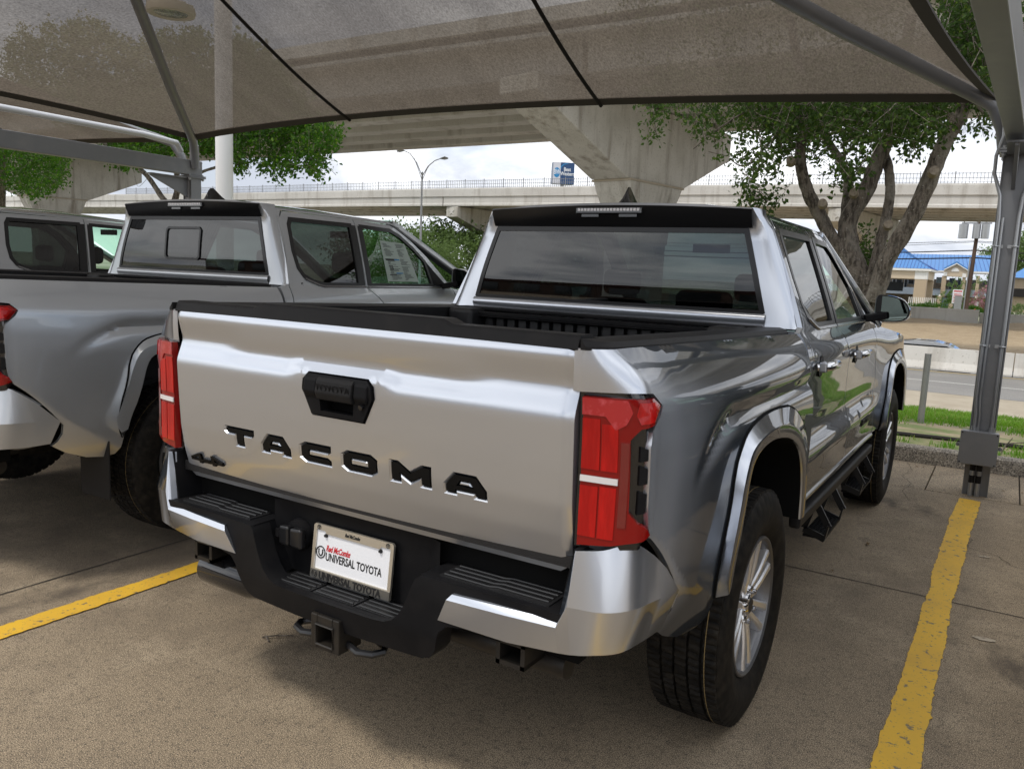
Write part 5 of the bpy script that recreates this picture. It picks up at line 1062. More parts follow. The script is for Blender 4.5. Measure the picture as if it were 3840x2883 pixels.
    lv = MB(); lv.prism([(-.014, 1.162), (-.022, 1.150), (-.028, 1.118), (-.020, 1.098), (-.004, 1.094), (.0, 1.160)], lambda p, d: (d, p[0], p[1]), -.068, .068); bevel(fixn(lv.build('handle_lever', M['trim'], hb)), .004)
    for s in (-1, 1):
        q = MB(); q.prism([(-.012, 1.160), (-.018, 1.148), (-.022, 1.116), (-.012, 1.098), (.0, 1.160)], lambda p, d: (d, p[0], p[1]), s*.071, s*.120); bevel(fixn(q.build('handle_cheek', M['black_plastic'], hb)), .005)
    q = MB(); q.cyl((.098, -.012, 1.094), (.098, -.02, 1.092), .008, 12, .007); q.build('camera_lens', M['gloss_black'], hb)
    text('embossed_lettering', 'TOYOTA', .030, M['black_plastic'], hb, lambda x, y, z: (x*1.05, -.0262+(.0 if z < 0 else -.0012)+(y+.006-.012)*-.15, 1.122+y), .002, spacing=1.02)
    # tailgate cap
    V = []; F = []; xs = sorted(set(list(np.linspace(-.737, .737, 41))+[-.375, -.34, .34, .375])); pr = [(.012, 1.302), (.008, 1.306), (.012, 1.332), (.020, 1.338), (.075, 1.338), (.082, 1.332), (.082, 1.295)]
    for x in xs:
        h = .013*float(sstep(.375, .335, abs(x)))
        for (y, z) in pr: V.append((x, y+(.004 if z > 1.32 else 0), z+(h if z > 1.32 else 0)))
    k = len(pr)
    for i in range(len(xs)-1):
        for j in range(k-1): F.append((i*k+j, i*k+j+1, (i+1)*k+j+1, (i+1)*k+j))
    F += [tuple(range(k)), tuple((len(xs)-1)*k+j for j in range(k))]
    fixn(obj('tailgate_cap', V, F, M['trim'], P, 25))
    q = MB(); q.box(-.72, .72, .055, .07, .78, 1.29); q.build('tailgate_inner_panel', M['liner'], P)
    # --- bed floor and ribbed front wall
    q = MB(); q.box(-.74, .74, .04, 1.56, .77, .80)
    for i in range(19): q.box(-.66+i*.073-.018, -.66+i*.073+.018, .07, 1.52, .80, .812)
    q.build('bed_floor', M['liner'], P)
    q = MB(); q.box(-.74, .74, 1.56, 1.58, .77, 1.28); fw_ = q.build('bed_front_wall', M['liner'], P)
    for i in range(18):
        x = -.52+i*.0612; r_ = MB(); r_.prism([(x-.024, 1.56), (x-.019, 1.535), (x+.019, 1.535), (x+.024, 1.56)], lambda p, d: (p[0], p[1], d), .80, 1.256)
        fixn(r_.build('wall_rib', M['liner'], fw_))
    q = MB(); q.box(-.60, .60, 1.500, 1.56, 1.268, 1.286); q.box(-.60, .60, 1.50, 1.508, 1.262, 1.268); bevel(q.build('deck_rail', M['black_plastic'], P), .003)
    q = MB(); q.box(-.73, .73, 1.56, 1.655, 1.288, 1.304); bevel(q.build('front_rail_cap', M['black_plastic'], P), .006)
    q = MB(); q.box(-.70, -.56, 1.44, 1.57, .80, 1.300); bevel(q.build('bed_corner_post', M['liner'], P), .02, 3)
    q = MB(); q.box(.56, .70, 1.44, 1.57, .80, 1.300); bevel(q.build('bed_corner_post', M['liner'], P), .02, 3)
    # --- bumper
    def BF(x, z): return -.045+.045*(np.abs(x)/.8)**2+.25*np.clip(.52-z, 0, 1)+.12*np.clip(z-.64, 0, 1)
    half = [(0, .516), (.175, .516), (.215, .520), (.243, .532), (.264, .552), (.282, .582), (.305, .640), (.316, .664), (.330, .675), (.735, .675), (.737, .60), (.42, .56), (.395, .535), (.378, .475), (.358, .450), (.33, .440), (0, .432)]
    full = half+[(-x, z) for x, z in half[::-1] if x > 0]
    bumper = patch('rear_bumper', full[::-1], [], lambda a, b: np.stack([a, BF(a, b), b], 1), .02, M['black_plastic'], P, ret=lambda q: q+np.array([0, .07, 0]), smooth=35, flip=False)
    # recessed licence-plate wall with its side cheeks
    q = MB()
    for s in (-1, 1):
        q.add([(s*.325, -.03, .672), (s*.325, .06, .672), (s*.27, .085, .517), (s*.25, -.028, .517)], [(0, 1, 2, 3)])
        q.add([(s*.325, .06, .672), (s*.325, .06, .74), (s*.27, .085, .74), (s*.27, .085, .517)], [(0, 1, 2, 3)])
    q.add([(-.27, .085, .74), (.27, .085, .74), (.27, .085, .517), (-.27, .085, .517)], [(0, 1, 2, 3)])
    q.build('plate_recess', M['black_plastic'], bumper)
    q = MB(); q.box(-.25, .25, -.028, .085, .508, .5165); q.box(-.745, -.325, -.022, .10, .655, .6755); q.box(.325, .745, -.022, .10, .655, .6755); q.build('step_base', M['black_plastic'], bumper)
    q = MB(); q.box(-.74, .74, .10, .16, .50, .74); q.build('bumper_backing', M['flat_black'], bumper)
    for s in (-1, 1):
        t = MB(); x0, x1 = .37, .70
        t.box(*sorted((s*x0, s*x1)), .000, .088, .6755, .679)
        for i, yy in enumerate((.010, .034, .058, .080)):
            pts = [(s*(x0+.01), yy, .6805), (s*(x0+.15), yy, .6805), (s*(x0+.175), yy+.010, .6805), (s*(x1-.01), yy+.010, .6805)]
            t.tube(pts, .0032, 6)
        for i in range(56):
            for j in range(3): cx = x0+.014+i*.0055; cy = .016+j*.0245+(.010 if i > 27 else 0); t.box(*sorted((s*cx, s*(cx+.003))), cy, cy+.013, .679, .6812)
        t.build('step_pad', M['tread'], bumper)
    for (xa, xb) in ((-.232, -.092), (-.082, .078), (.088, .232)):
        t = MB(); t.box(xa, xb, -.012, .072, .5165, .5195)
        for yy in (-.004, .018, .040, .062): t.tube([(xa+.006, yy, .521), (xb-.006, yy, .521)], .003, 6)
        for i in range(int((xb-xa-.02)/.0055)):
            for j in range(3): cx = xa+.01+i*.0055; t.box(cx, cx+.003, .001+j*.022, .013+j*.022, .5195, .5215)
        t.build('step_pad', M['tread'], bumper)
    # painted corner pieces
    for s in (-1, 1):
        g = [  # columns of (top, crease, lower, under)
            [(.440, -.040, .655), (.428, -.049, .640), (.394, -.036, .572), (.394, .01, .560)],
            [(.600, -.028, .657), (.600, -.040, .642), (.600, -.024, .566), (.600, .02, .554)],
            [(.735, -.016, .659), (.737, -.030, .645), (.735, -.008, .572), (.735, .04, .560)],
            [(.766, -.004, .834), (.760, -.022, .700), (.765, -.005, .575), (.765, .05, .563)],
            [(.822, .030, .838), (.842, .004, .698), (.812, -.002, .586), (.800, .06, .574)],
            [(.872, .080, .852), (.893, .060, .700), (.868, .050, .588), (.840, .09, .578)],
            [(.904, .128, .822), (.911, .170, .693), (.885, .150, .583), (.86, .15, .572)],
            [(.921, .195, .768), (.926, .282, .685), (.898, .250, .585), (.87, .25, .58)]]
        ga = np.array(g); dense = [ga[0], ga[1], ga[2]]; tt_ = np.arange(3, 8)
        for q_ in np.linspace(3, 7, 21): dense.append(np.einsum('k,kij->ij', hw(list(tt_), [q_])[0], ga[3:]))
        g = [[tuple(p) for p in col] for col in dense]
        V = [p for col in g for p in col]; F = []
        for i in range(len(g)-1):
            for j in range(3): F.append((i*4+j, i*4+j+1, (i+1)*4+j+1, (i+1)*4+j))
        # turned-in top edge
        n0 = len(V); V += [(g[i][0][0]-(.0 if i < 3 else .012), g[i][0][1]+(.022 if i < 3 else .022), g[i][0][2]-(.0 if i < 3 else .004)) for i in range(len(g))]
        for i in range(len(g)-1): F.append((i*4, (i+1)*4, n0+i+1, n0+i))
        n1 = len(V); V += [(.448, .0, .64), (.405, .0, .575)]; F.append((0, 1, 2, 3, n1+1, n1)[:6])
        # inner upright edge of the raised corner (faces the centre line)
        n2 = len(V); V += [(.735, .05, .66), (.766, .05, .83)]; F.append((2*4, 3*4, n2+1, n2))
        V = [(s*x, y, z) for x, y, z in V]
        w = fixn(obj('bumper_corner', V, F, pm, bumper)); w.data.shade_smooth(); w.data.set_sharp_from_angle(angle=R(50)); bevel(w, .010, 4, 12)
        q = MB(); q.prism([(.728, .676), (.757, .833), (.775, .836), (.775, .676)], lambda p, d: (s*p[0], d, p[1]), .006, .12); fixn(q.build('corner_inner_panel', M['black_plastic'], bumper))
    # licence plate and its advertising frame
    pc = (0, .068, .612); tilt = Matrix.Translation(pc) @ Matrix.Rotation(R(-6), 4, 'X')
    plf = patch('licence_plate_frame', [(-.1575, -.083), (.1575, -.083), (.1575, .077), (.1515, .083), (-.1515, .083), (-.1575, .077)], [[(-.146, -.054), (.146, -.054), (.146, .066), (.112, .066), (.104, .058), (-.104, .058), (-.112, .066), (-.146, .066)]], lambda a, b: np.array([tuple(tilt @ Vector((x, -.010, z))) for x, z in zip(a, b)]), .03, M['frame_metal'], P, ret=lambda q: q+np.array([0, .008, 0]))
    q = MB(); q.box(-.152, .152, -.005, .0, -.076, .076, tilt); q.build('licence_plate', M['white'], P)
    q = MB(); q.box(-.157, .157, -.0118, -.0102, -.0825, -.0565, tilt); q.build('frame_band', M['band'], plf)
    PT = lambda ox, oz, dy: (lambda x, y, z: tuple(tilt @ Vector((ox+x, dy-z, oz+y))))
    text('dealer_lettering', 'UNIVERSAL TOYOTA', .0335, M['ink'], plf, lambda x, y, z: tuple(tilt @ Vector((-.105+x*.70, -.0056-z, -.022+y))), .0003, align='LEFT', bold=.0007)
    text('dealer_lettering', 'Red McCombs', .026, M['ink_red'], plf, lambda x, y, z: tuple(tilt @ Vector((-.105+x*.62, -.0056-z, .006+y))), .0003, align='LEFT', shear=.3, bold=.0008)
    text('frame_lettering', 'UNIVERSAL TOYOTA', .030, M['ink'], plf, lambda x, y, z: tuple(tilt @ Vector((-.120+x*.86, -.0120-z, -.0795+y))), .0012, align='LEFT', bold=.0010)
    text('frame_lettering', 'Red McCombs', .014, M['ink'], plf, lambda x, y, z: tuple(tilt @ Vector((-.03+x*.70, -.0105-z, .0655+y))), .0004, align='LEFT', shear=.3, bold=.0006)
    q = MB()
    for (cx, cz, r) in ((-.126, -.002, .0175), (-.139, -.0695, .0105), (-.136, .0735, .007), (.136, .0735, .007)):
        dy = -.0056 if r > .015 else -.0122 if r > .01 else -.0104
        pts = [tilt @ Vector((cx+r*math.cos(t), dy, cz+r*math.sin(t))) for t in np.linspace(0, 2*math.pi, 25)]; q.tube(pts, r*.11, 6, False)
        if r > .01:
            pts = [tilt @ Vector((cx+r*.45*a, dy, cz+r*.55*b_)) for a, b_ in ((-1, 1), (-1, -.2), (-.6, -.9), (0, -1.1), (.6, -.9), (1, -.2), (1, 1))]; q.tube(pts, r*.13, 6)
        else:
            pts = [tilt @ Vector((cx+r*.8*math.cos(t), dy, cz+r*.35+r*.3*math.sin(t))) for t in np.linspace(0, 2*math.pi, 13)]; q.tube(pts, r*.1, 5, False)
            pts = [tilt @ Vector((cx+r*.28*math.cos(t), dy, cz+r*.8*math.sin(t))) for t in np.linspace(0, 2*math.pi, 13)]; q.tube(pts, r*.1, 5, False)
    for cx in (-.108, .108): q.cyl(tilt @ Vector((cx, -.006, .052)), tilt @ Vector((cx, -.013, .052)), .0065, 12, .004)
    q.build('dealer_emblem', M['ink'], plf)
    # trailer socket left of the plate
    q = MB(); q.cyl((-.232, .084, .640), (-.232, .060, .640), .050, 24, .046); so = q.build('trailer_socket', M['black_plastic'], P, 40)
    for (xa, xb) in ((-.282, -.240), (-.236, -.186)):
        q = MB(); q.prism([(xa, .610), (xb, .607), (xb, .672), (xa, .668)], lambda p, d: (p[0], d, p[1]), .035, .062); bevel(fixn(q.build('socket_cover', M['gloss_black2'], so)), .008, 3)
    q = MB(); q.box(-.297, -.280, .038, .050, .630, .655); q.build('socket_cover_tab', M['black_plastic'], so)
    # --- hitch, frame ends, exhaust, underbody
    q = MB()
    q.box(-.055, -.030, -.045, .05, .372, .475); q.box(.030, .055, -.045, .05, .372, .475); q.box(-.030, .030, -.045, .05, .372, .388); q.box(-.030, .030, -.045, .05, .446, .475)
    q.box(-.035, .035, .05, .30, .38, .46); hi = bevel(q.build('tow_hitch', M['frame_steel'], P), .003)
    q = MB(); q.tube([(-.033, -.0465, .388), (.033, -.0465, .388), (.033, -.0465, .447), (-.033, -.0465, .447), (-.033, -.0465, .388)], .0045, 6, False); q.build('receiver_collar', M['frame_steel'], hi)
    for s in (-1, 1):
        q = MB(); pts = [(s*(.055+.10*a), .02+.05*b_, .392) for a, b_ in ((0, -.5), (.55, -.9), (.95, -.6), (1.1, 0), (.95, .5), (.5, .8), (0, .9))]; q.tube(pts, .011, 8); q.build('safety_chain_loop', M['gloss_black2'], hi, 40)
    q = MB(); q.cyl((-.7, .13, .47), (.7, .13, .47), .035, 12); q.build('hitch_crossbar', M['frame_steel'], P, 40)
    for s in (-1, 1):
        q = MB(); a, b_ = .555, .64
        for (xa, xb, za, zb_) in ((a, a+.012, .49, .56), (b_-.012, b_, .49, .56), (a, b_, .49, .502), (a, b_, .548, .56)): q.box(*sorted((s*xa, s*xb)), .0, .25, za, zb_)
        q.box(*sorted((s*.44, s*.64)), .12, .14, .50, .56)
        q.build('frame_rail_end', M['frame_steel'], P)
        q = MB(); q.box(*sorted((s*.42, s*.54)), .15, 4.6, .50, .62); q.build('frame_rail', M['flat_black'], P)
    q = MB(); q.tube([(-.655, .075, .440), (-.60, .075, .440), (-.45, .085, .432), (-.32, .14, .43), (-.25, .35, .44)], [.058, .060, .060, .055, .05], 24); q.build('exhaust_pipe', M['gloss_black'], P, 40)
    q = MB()
    q.box(-.70, .70, .20, 4.9, .60, .77); q.build('underbody', M['flat_black'], P)
    q = MB(); q.cyl((-.75, 1.0, .40), (.75, 1.0, .40), .045, 12); q.cyl((0, .92, .40), (0, 1.10, .40), .13, 16); q.cyl((-.75, 4.343, .40), (.75, 4.343, .40), .04, 12); q.build('axle', M['flat_black'], P, 40)
    q = MB(); q.lathe([(-.10, .22), (-.115, .30), (-.10, .375), (-.06, .385), (.06, .385), (.10, .375), (.115, .30), (.10, .22), (0, .20)], 48, Matrix.Translation((0, .50, .52)) @ Matrix.Rotation(R(90), 4, 'Y')); q.build('spare_tyre', M['rubber'], P, 40)
    # --- cab: quarter panels, doors, fenders
    yc = lambda z: np.interp(z, [.57, 1.28, 1.30, 1.70, 1.76], [1.64, 1.64, 1.755, 1.80, 1.80])
    quarter = [(1.64, .60), (1.715, .60), (1.70, .80), (1.695, 1.10), (1.71, 1.29), (1.765, 1.55), (1.79, 1.70), (1.835, 1.745), (2.90, 1.735), (3.00, 1.712), (3.02, 1.728), (2.90, 1.752), (2.6, 1.758), (1.80, 1.760), (1.775, 1.70), (1.75, 1.50), (1.735, 1.31), (1.64, 1.285)]
    rdoor = [(1.722, .575), (2.695, .575), (2.685, .85), (2.655, 1.0), (2.605, 1.12), (2.495, 1.22), (2.405, 1.29), (2.484, 1.738), (1.842, 1.738), (1.798, 1.698), (1.772, 1.55), (1.717, 1.29), (1.702, 1.10), (1.707, .80)]
    rwin = [(1.875, 1.695), (2.43, 1.697), (2.355, 1.300), (2.02, 1.300), (1.93, 1.318), (1.855, 1.352), (1.825, 1.40), (1.822, 1.50), (1.85, 1.66)]
    fdoor = [(2.702, .575), (3.62, .575), (3.50, .80), (3.55, .93), (3.47, 1.085), (3.42, 1.286), (3.33, 1.40), (3.22, 1.52), (3.08, 1.63), (2.93, 1.710), (2.88, 1.728), (2.491, 1.738), (2.412, 1.29), (2.502, 1.222), (2.612, 1.122), (2.662, 1.0), (2.692, .85)]
    fwin = [(2.53, 1.697), (2.86, 1.690), (2.96, 1.655), (3.08, 1.575), (3.18, 1.48), (3.18, 1.300), (2.455, 1.300)]
    sail = [(3.19, 1.302), (3.19, 1.475), (3.26, 1.40), (3.36, 1.302)]
    arch = lambda t: [(3.343+y, z) for y, z in [(.585, .575), (.568, .62), (.576, .724), (.611, .83), (.626, .945), (.67, 1.005), (.726, 1.032), (.85, 1.052), (1.04, 1.057), (1.232, 1.043), (1.388, .976), (1.49, .908), (1.546, .845), (1.57, .72)]]
    fender = [(3.628, .60)]+[(3.80, .60), (3.88, .575)]+arch(0)+[(4.94, .72), (5.0, .80), (5.02, 1.02), (4.85, 1.12), (4.5, 1.17), (4.1, 1.21), (3.7, 1.245), (3.43, 1.285), (3.478, 1.085), (3.558, .93), (3.508, .80)]
    r3 = lambda q: q+np.array([-.02, 0, 0])
    for mir in (False, True):
        s = -1 if mir else 1
        patch('cab_quarter_panel', quarter, [], SC, .03, pm, P, ret=r3, mirror=mir)
        d1 = patch('door', rdoor, [rwin], SC, .03, pm, P, ret=r3, mirror=mir, creases=[[(1.74, .81), (2.66, .81)]])
        d2 = patch('door', fdoor, [fwin], SC, .03, pm, P, ret=r3, mirror=mir, creases=[[(2.72, .81), (3.45, .82)]])
        patch('fender', fender, [], SC, .03, pm, P, ret=r3, mirror=mir)
        flare('fender_flare', pm, P, mir, 3.343, SC)
        for d, w, g in ((d1, rwin, 'glass_side'), (d2, fwin, 'glass_front')):
            patch('door_glass', offs(w, -.012), [], lambda a, b: SC(a, b, -.008), .04, M[g], d, mirror=mir)
            patch('window_frame', offs(w, .012), [offs(w, -.016)], lambda a, b: SC(a, b, .002), .03, M['gloss_black2'], d, ret=r3, mirror=mir)
        patch('pillar_trim', [(2.425, 1.30), (2.50, 1.697), (2.53, 1.697), (2.455, 1.30)], [], lambda a, b: SC(a, b, .0025), .03, M['gloss_black2'], d2, mirror=mir)
        patch('pillar_trim', [(2.355, 1.30), (2.402, 1.30), (2.476, 1.697), (2.43, 1.697)], [], lambda a, b: SC(a, b, .0025), .03, M['gloss_black2'], d1, mirror=mir)
        patch('mirror_sail', sail, [], lambda a, b: SC(a, b, .004), .03, M['black_plastic'], d2, ret=r3, mirror=mir)
        # belt moulding
        for d, ya, yb in ((d1, 1.86, 2.40), (d2, 2.42, 3.40)):
            q = MB(); yy = np.linspace(ya, yb, 12); V = []
            zb_ = lambda y: 1.289+max(0, (1.99-y))*.35
            for y in yy:
                x = SC([y], [zb_(y)])[0][0]; V += [(s*(x+.003), y, zb_(y)-.006), (s*(x+.009), y, zb_(y)), (s*(x+.003), y, zb_(y)+.010)]
            q.add(V, [(3*i+j, 3*i+j+1, 3*i+j+4, 3*i+j+3) for i in range(11) for j in range(2)]); q.build('belt_moulding', M['chrome_dark'], d, 50)
        # handles: chromed bar on two feet over a dark cup
        for d, yh, zh in ((d1, 1.90, 1.145), (d2, 2.80, 1.138)):
            x = SC([yh], [zh])[0][0]
            q = MB(); q.tube([(s*(x+.004), yh-.125, zh), (s*(x+.040), yh-.105, zh+.004), (s*(x+.047), yh-.03, zh+.006), (s*(x+.045), yh+.08, zh+.003), (s*(x+.006), yh+.115, zh-.004)], [.014, .019, .0205, .019, .012], 12)
            q.build('door_handle', M['chrome'], d, 50)
            q = MB(); q.cyl((s*(x-.004), yh-.02, zh-.004), (s*(x+.002), yh-.02, zh-.004), .045, 20); q.build('handle_cup', M['black_plastic'], d)
            q = MB(); q.box(*sorted((s*(x+.015), s*(x+.044))), yh-.135, yh-.105, zh-.018, zh+.024); bevel(q.build('handle_end', pm, d), .006)
        # mirror
        q = MB(); q.beam((s*.862, 3.30, 1.300), (s*.965, 3.36, 1.325), .055, .04); mr = bevel(q.build('side_mirror', M['black_plastic'], P), .008)
        ml = [(.905, 1.30), (.930, 1.285), (1.045, 1.290), (1.082, 1.310), (1.092, 1.350), (1.072, 1.395), (1.030, 1.428), (.925, 1.443), (.905, 1.425)]; ml = smooth_poly(ml, 2)
        q = MB(); n = len(ml); c0 = np.mean(ml, 0); V = []
        for k_, (y, sc) in enumerate(((3.375, .96), (3.37, 1.0), (3.43, 1.0), (3.49, .93), (3.54, .75), (3.555, .4))): V += [(s*(c0[0]+(a-c0[0])*sc), y, c0[1]+(b_-c0[1])*sc) for a, b_ in ml]
        q.add(V, [(k_*n+i, k_*n+(i+1) % n, (k_+1)*n+(i+1) % n, (k_+1)*n+i) for k_ in range(5) for i in range(n)]+[tuple(5*n+i for i in range(n))]); fixn(q.build('mirror_shell', pm, mr, 50))
        q = MB(); V = [(s*(c0[0]+(a-c0[0])*.97), 3.374, c0[1]+(b_-c0[1])*.97) for a, b_ in ml]; q.add(V, [tuple(range(n))]); q.build('mirror_bezel', M['gloss_black2'], mr)
        q = MB(); V = [(s*(c0[0]+(a-c0[0])*.90), 3.370-(a-c0[0])*.06, c0[1]+(b_-c0[1])*.90) for a, b_ in ml]; q.add(V, [tuple(range(n))]); q.build('mirror_glass', M['mirror'], mr)
        # rear pillar joining the back glass to the side
        zs = [1.296, 1.32, 1.36, 1.45, 1.55, 1.64, 1.69, 1.72, 1.75, 1.776]
        gx = np.interp(zs, [1.296, 1.345, 1.692, 1.777], [.722, .717, .610, .592]); gy = np.interp(zs, [1.296, 1.345, 1.45, 1.55, 1.692, 1.735, 1.777], [1.694, 1.699, 1.702, 1.711, 1.729, 1.715, 1.704])
        rx = np.interp(zs, [1.296, 1.69, 1.777], [.818, .683, .632]); ry = np.interp(zs, [1.296, 1.69, 1.735, 1.777], [1.702, 1.732, 1.713, 1.704])
        V = []
        for i, z in enumerate(zs):
            sp_ = SC([yc(z)+.0], [min(z, 1.758)])[0]; sp_[2] = z; sp_[0] = min(sp_[0], .872)
            a = Vector((gx[i], gy[i], z)); b_ = Vector((rx[i], ry[i], z)); c_ = Vector(sp_)
            V += [a+Vector((0, .02, 0)), a, a.lerp(b_, .5)+Vector((0, -.002, 0)), b_, b_.lerp(c_, .25)+Vector((.008, -.008, 0)), b_.lerp(c_, .6)+Vector((.008, -.006, 0)), c_+Vector((.0005, 0, 0))]
        V = [(s*p[0], p[1], p[2]) for p in V]; F = [(i*7+j, i*7+j+1, (i+1)*7+j+1, (i+1)*7+j) for i in range(len(zs)-1) for j in range(6)]
        F.append(tuple((len(zs)-1)*7+j for j in range(7)))
        if mir: F = [f[::-1] for f in F]
        obj('rear_pillar', V, F, pm, P, 50)
        # running board with two drop steps
        q = MB(); q.beam((s*.925, 1.62, .530), (s*.925, 3.55, .520), .045, .05); q.beam((s*.80, 2.2, .55), (s*.925, 2.2, .53), .06, .03); q.beam((s*.80, 3.2, .55), (s*.925, 3.2, .52), .06, .03); rb = bevel(q.build('running_board', M['trim'], P), .012, 3)
        for ya, yb in ((2.06, 2.42), (3.02, 3.36)):
            zt = .362
            for yy in (ya, yb):
                st = MB()
                for (pa, pb) in (((.925, .51), (.985, .41)), ((.915, .51), (.880, .39)), ((.880, .385), (.975, zt-.008))): st.beam((s*pa[0], yy, pa[1]), (s*pb[0], yy, pb[1]), .008, .030)
                st.beam((s*.985, yy, .42), (s*.972, yy, zt-.012), .008, .030)
                st.build('step_bracket', M['gloss_black2'], rb)
            st = MB(); st.box(*sorted((s*.878, s*.975)), ya, yb, zt-.012, zt)
            for i in range(14):
                for j in range(5): st.box(*sorted((s*(.883+j*.018), s*(.893+j*.018))), ya+.01+i*(yb-ya-.02)/14, ya+.01+(i+.55)*(yb-ya-.02)/14, zt, zt+.006)
            st.build('step_tread', M['black_plastic'], rb)
        q = MB(); q.tube([(s*(SC([y], [.60])[0][0]-.012), y, .590) for y in np.linspace(1.66, 3.60, 20)], .022, 8); q.build('rocker_moulding', pm, P, 50)
    text('door_lettering', 'TACOMA', .060, M['gloss_black2'], P, lambda x, y, z: (SC([3.23+x*1.02], [.71+y])[0][0]+.002+max(z, 0)*1.0, 3.23+x*1.02, .71+y), .004, spacing=1.1, bold=.001)
    text('trim_badge', 'SR5', .050, M['gloss_black2'], P, lambda x, y, z: (SC([1.80+x*.9], [1.295+y])[0][0]+.003+max(z, 0)*1.0, 1.80+x*.9, 1.275+y+x*.1), .004, spacing=1.0, bold=.0015)
    # --- back glass, header, spoiler, brake light
    GY = lambda b: 1.699+.030*np.clip(((np.asarray(b)-1.345)/.347-.22)/.78, 0, 1.2)**1.5
    gp = lambda a, b: np.stack([a, GY(b)-.014*(1-(np.asarray(a)/.72)**2), b], 1)
    go = [(-.712, 1.349), (.712, 1.349), (.664, 1.52), (.612, 1.688), (-.612, 1.688), (-.664, 1.52)]
    patch('rear_window', go, [], lambda a, b: gp(a, b)+np.array([0, .004, 0]), .05, M['glass_rear'], P)
    patch('window_border', offs(go, .008), [offs(go, -.014)], lambda a, b: gp(a, b), .04, M['gloss_black2'], P, ret=lambda q: q+np.array([0, .01, 0]))
    V = []; F = []
    for x in np.linspace(-.722, .722, 15):
        c_ = -.014*(1-(x/.72)**2)
        V += [(x, 1.703+c_, 1.350), (x, 1.692+c_, 1.347), (x, 1.684+c_, 1.338), (x, 1.682+c_, 1.322), (x, 1.690+c_, 1.306), (x, 1.70+c_, 1.26)]
    F = [(i*6+j, i*6+j+1, (i+1)*6+j+1, (i+1)*6+j) for i in range(14) for j in range(5)]; fixn(obj('window_sill', V, F, pm, P, 60))
    q = MB(); q.box(-.86, .86, 1.66, 1.69, .60, 1.29); q.build('cab_back_wall', pm, P)
    xs = np.linspace(-.632, .632, 33); V = []; F = []
    for x in xs:
        k = x/.632; e_ = abs(x) > .545; lift = .006*float(sstep(.50, .44, abs(x))); z0 = 1.777+.018*(1-k*k)
        V += [(x, 1.86, z0+.006+.006*(1-k*k)), (x, 1.760, z0+.004+lift), (x, 1.700-.012*(1-k*k), z0+lift*.8), (x, 1.692-.014*(1-k*k), z0-.006), (x, 1.700-.014*(1-k*k), z0-.040+.008*k*k), (x, 1.722-.014*(1-k*k), 1.700+.004*(1-k*k)), (x, 1.735-.014*(1-k*k), 1.690)]
    for i in range(len(xs)-1):
        for j in range(6): F.append((i*7+j, i*7+j+1, (i+1)*7+j+1, (i+1)*7+j))
    ro = fixn(obj('roof_spoiler', V, F, M['spoiler'], P, 30, mats=[M['gloss_black2']]))
    for p_ in ro.data.polygons: p_.material_index = 1 if p_.index % 6 >= 3 else 0
    q = MB(); q.box(-.160, .160, 1.670, 1.695, 1.752, 1.778); bl = bevel(q.build('brake_light', M['smoke'], P), .003)
    for i in range(19):
        q = MB(); x = -.144+i*.016; q.box(x-.006, x+.006, 1.6685, 1.6705, 1.763, 1.775); q.build('led', M['clear'], bl)
    for s in (-1, 1): q = MB(); q.box(*sorted((s*.05, s*.135)), 1.68, 1.70, 1.738, 1.750); q.build('cargo_lamp', M['smoke'], bl)
    # roof skin, windscreen, bonnet, nose
    V = []; F = []; ys = [1.80, 2.0, 2.3, 2.6, 2.85, 3.0]; zs_ = [1.0, 1.006, 1.01, 1.008, .998, .985]
    for y, zz in zip(ys, zs_):
        for k in np.linspace(-1, 1, 21):
            xe = SC([y], [1.755])[0][0]+.002; V.append((k*xe, y, 1.755+(.045*(1-k*k)+.0)+(zz-1)*1.8*1*(1-k*k)))
    for i in range(len(ys)-1):
        for j in range(20): F.append((i*21+j, i*21+j+1, (i+1)*21+j+1, (i+1)*21+j))
    fixn(obj('roof', V, F, pm, P, 50))
    V = []
    for (y, z, xe) in ((3.0, 1.772, .60), (3.35, 1.62, .68), (3.7, 1.42, .745), (3.98, 1.245, .79)):
        for k in np.linspace(-1, 1, 9): V.append((k*xe, y+.10*(1-k*k), z))
    F = [(i*9+j, i*9+j+1, (i+1)*9+j+1, (i+1)*9+j) for i in range(3) for j in range(8)]; obj('windscreen', V, F, M['glass_front'], P, 60)
    for s in (-1, 1):
        q = MB(); q.beam((s*.615, 2.96, 1.745), (s*.83, 3.98, 1.235), .10, .05); bevel(q.build('front_pillar', pm, P), .015)
    V = []
    for (y, ze, zc_, xe) in ((3.95, 1.20, 1.27, .85), (4.3, 1.17, 1.245, .85), (4.7, 1.12, 1.19, .83), (5.0, 1.04, 1.10, .76), (5.10, .92, .97, .72)):
        for k in np.linspace(-1, 1, 13): V.append((k*xe, y+.08*(1-k*k)*(y > 4.6), ze+(zc_-ze)*(1-k**4)))
    F = [(i*13+j, i*13+j+1, (i+1)*13+j+1, (i+1)*13+j) for i in range(4) for j in range(12)]; fixn(obj('bonnet', V, F, pm, P, 50))
    q = MB(); q.box(-.80, .80, 4.95, 5.16, .50, .98); bevel(q.build('front_bumper', M['black_plastic'], P), .05, 4)
    # antenna
    q = MB(); V = []
    prof_ = [(0, .030, .0), (.012, .028, .020), (.03, .022, .052), (.045, .012, .066), (.07, .010, .068), (.10, .008, .050), (.14, .006, .026), (.18, .004, .008), (.20, .002, .0)]
    for (yy, ww, hh) in [(a*1.05, b*1.7, c*1.25) for a, b, c in prof_]: V += [(-max(ww*.9, .012), 1.825+yy, 1.80), (-ww*.42, 1.825+yy, 1.803+hh*.55), (0, 1.825+yy, 1.806+hh), (ww*.42, 1.825+yy, 1.803+hh*.55), (max(ww*.9, .012), 1.825+yy, 1.80)]
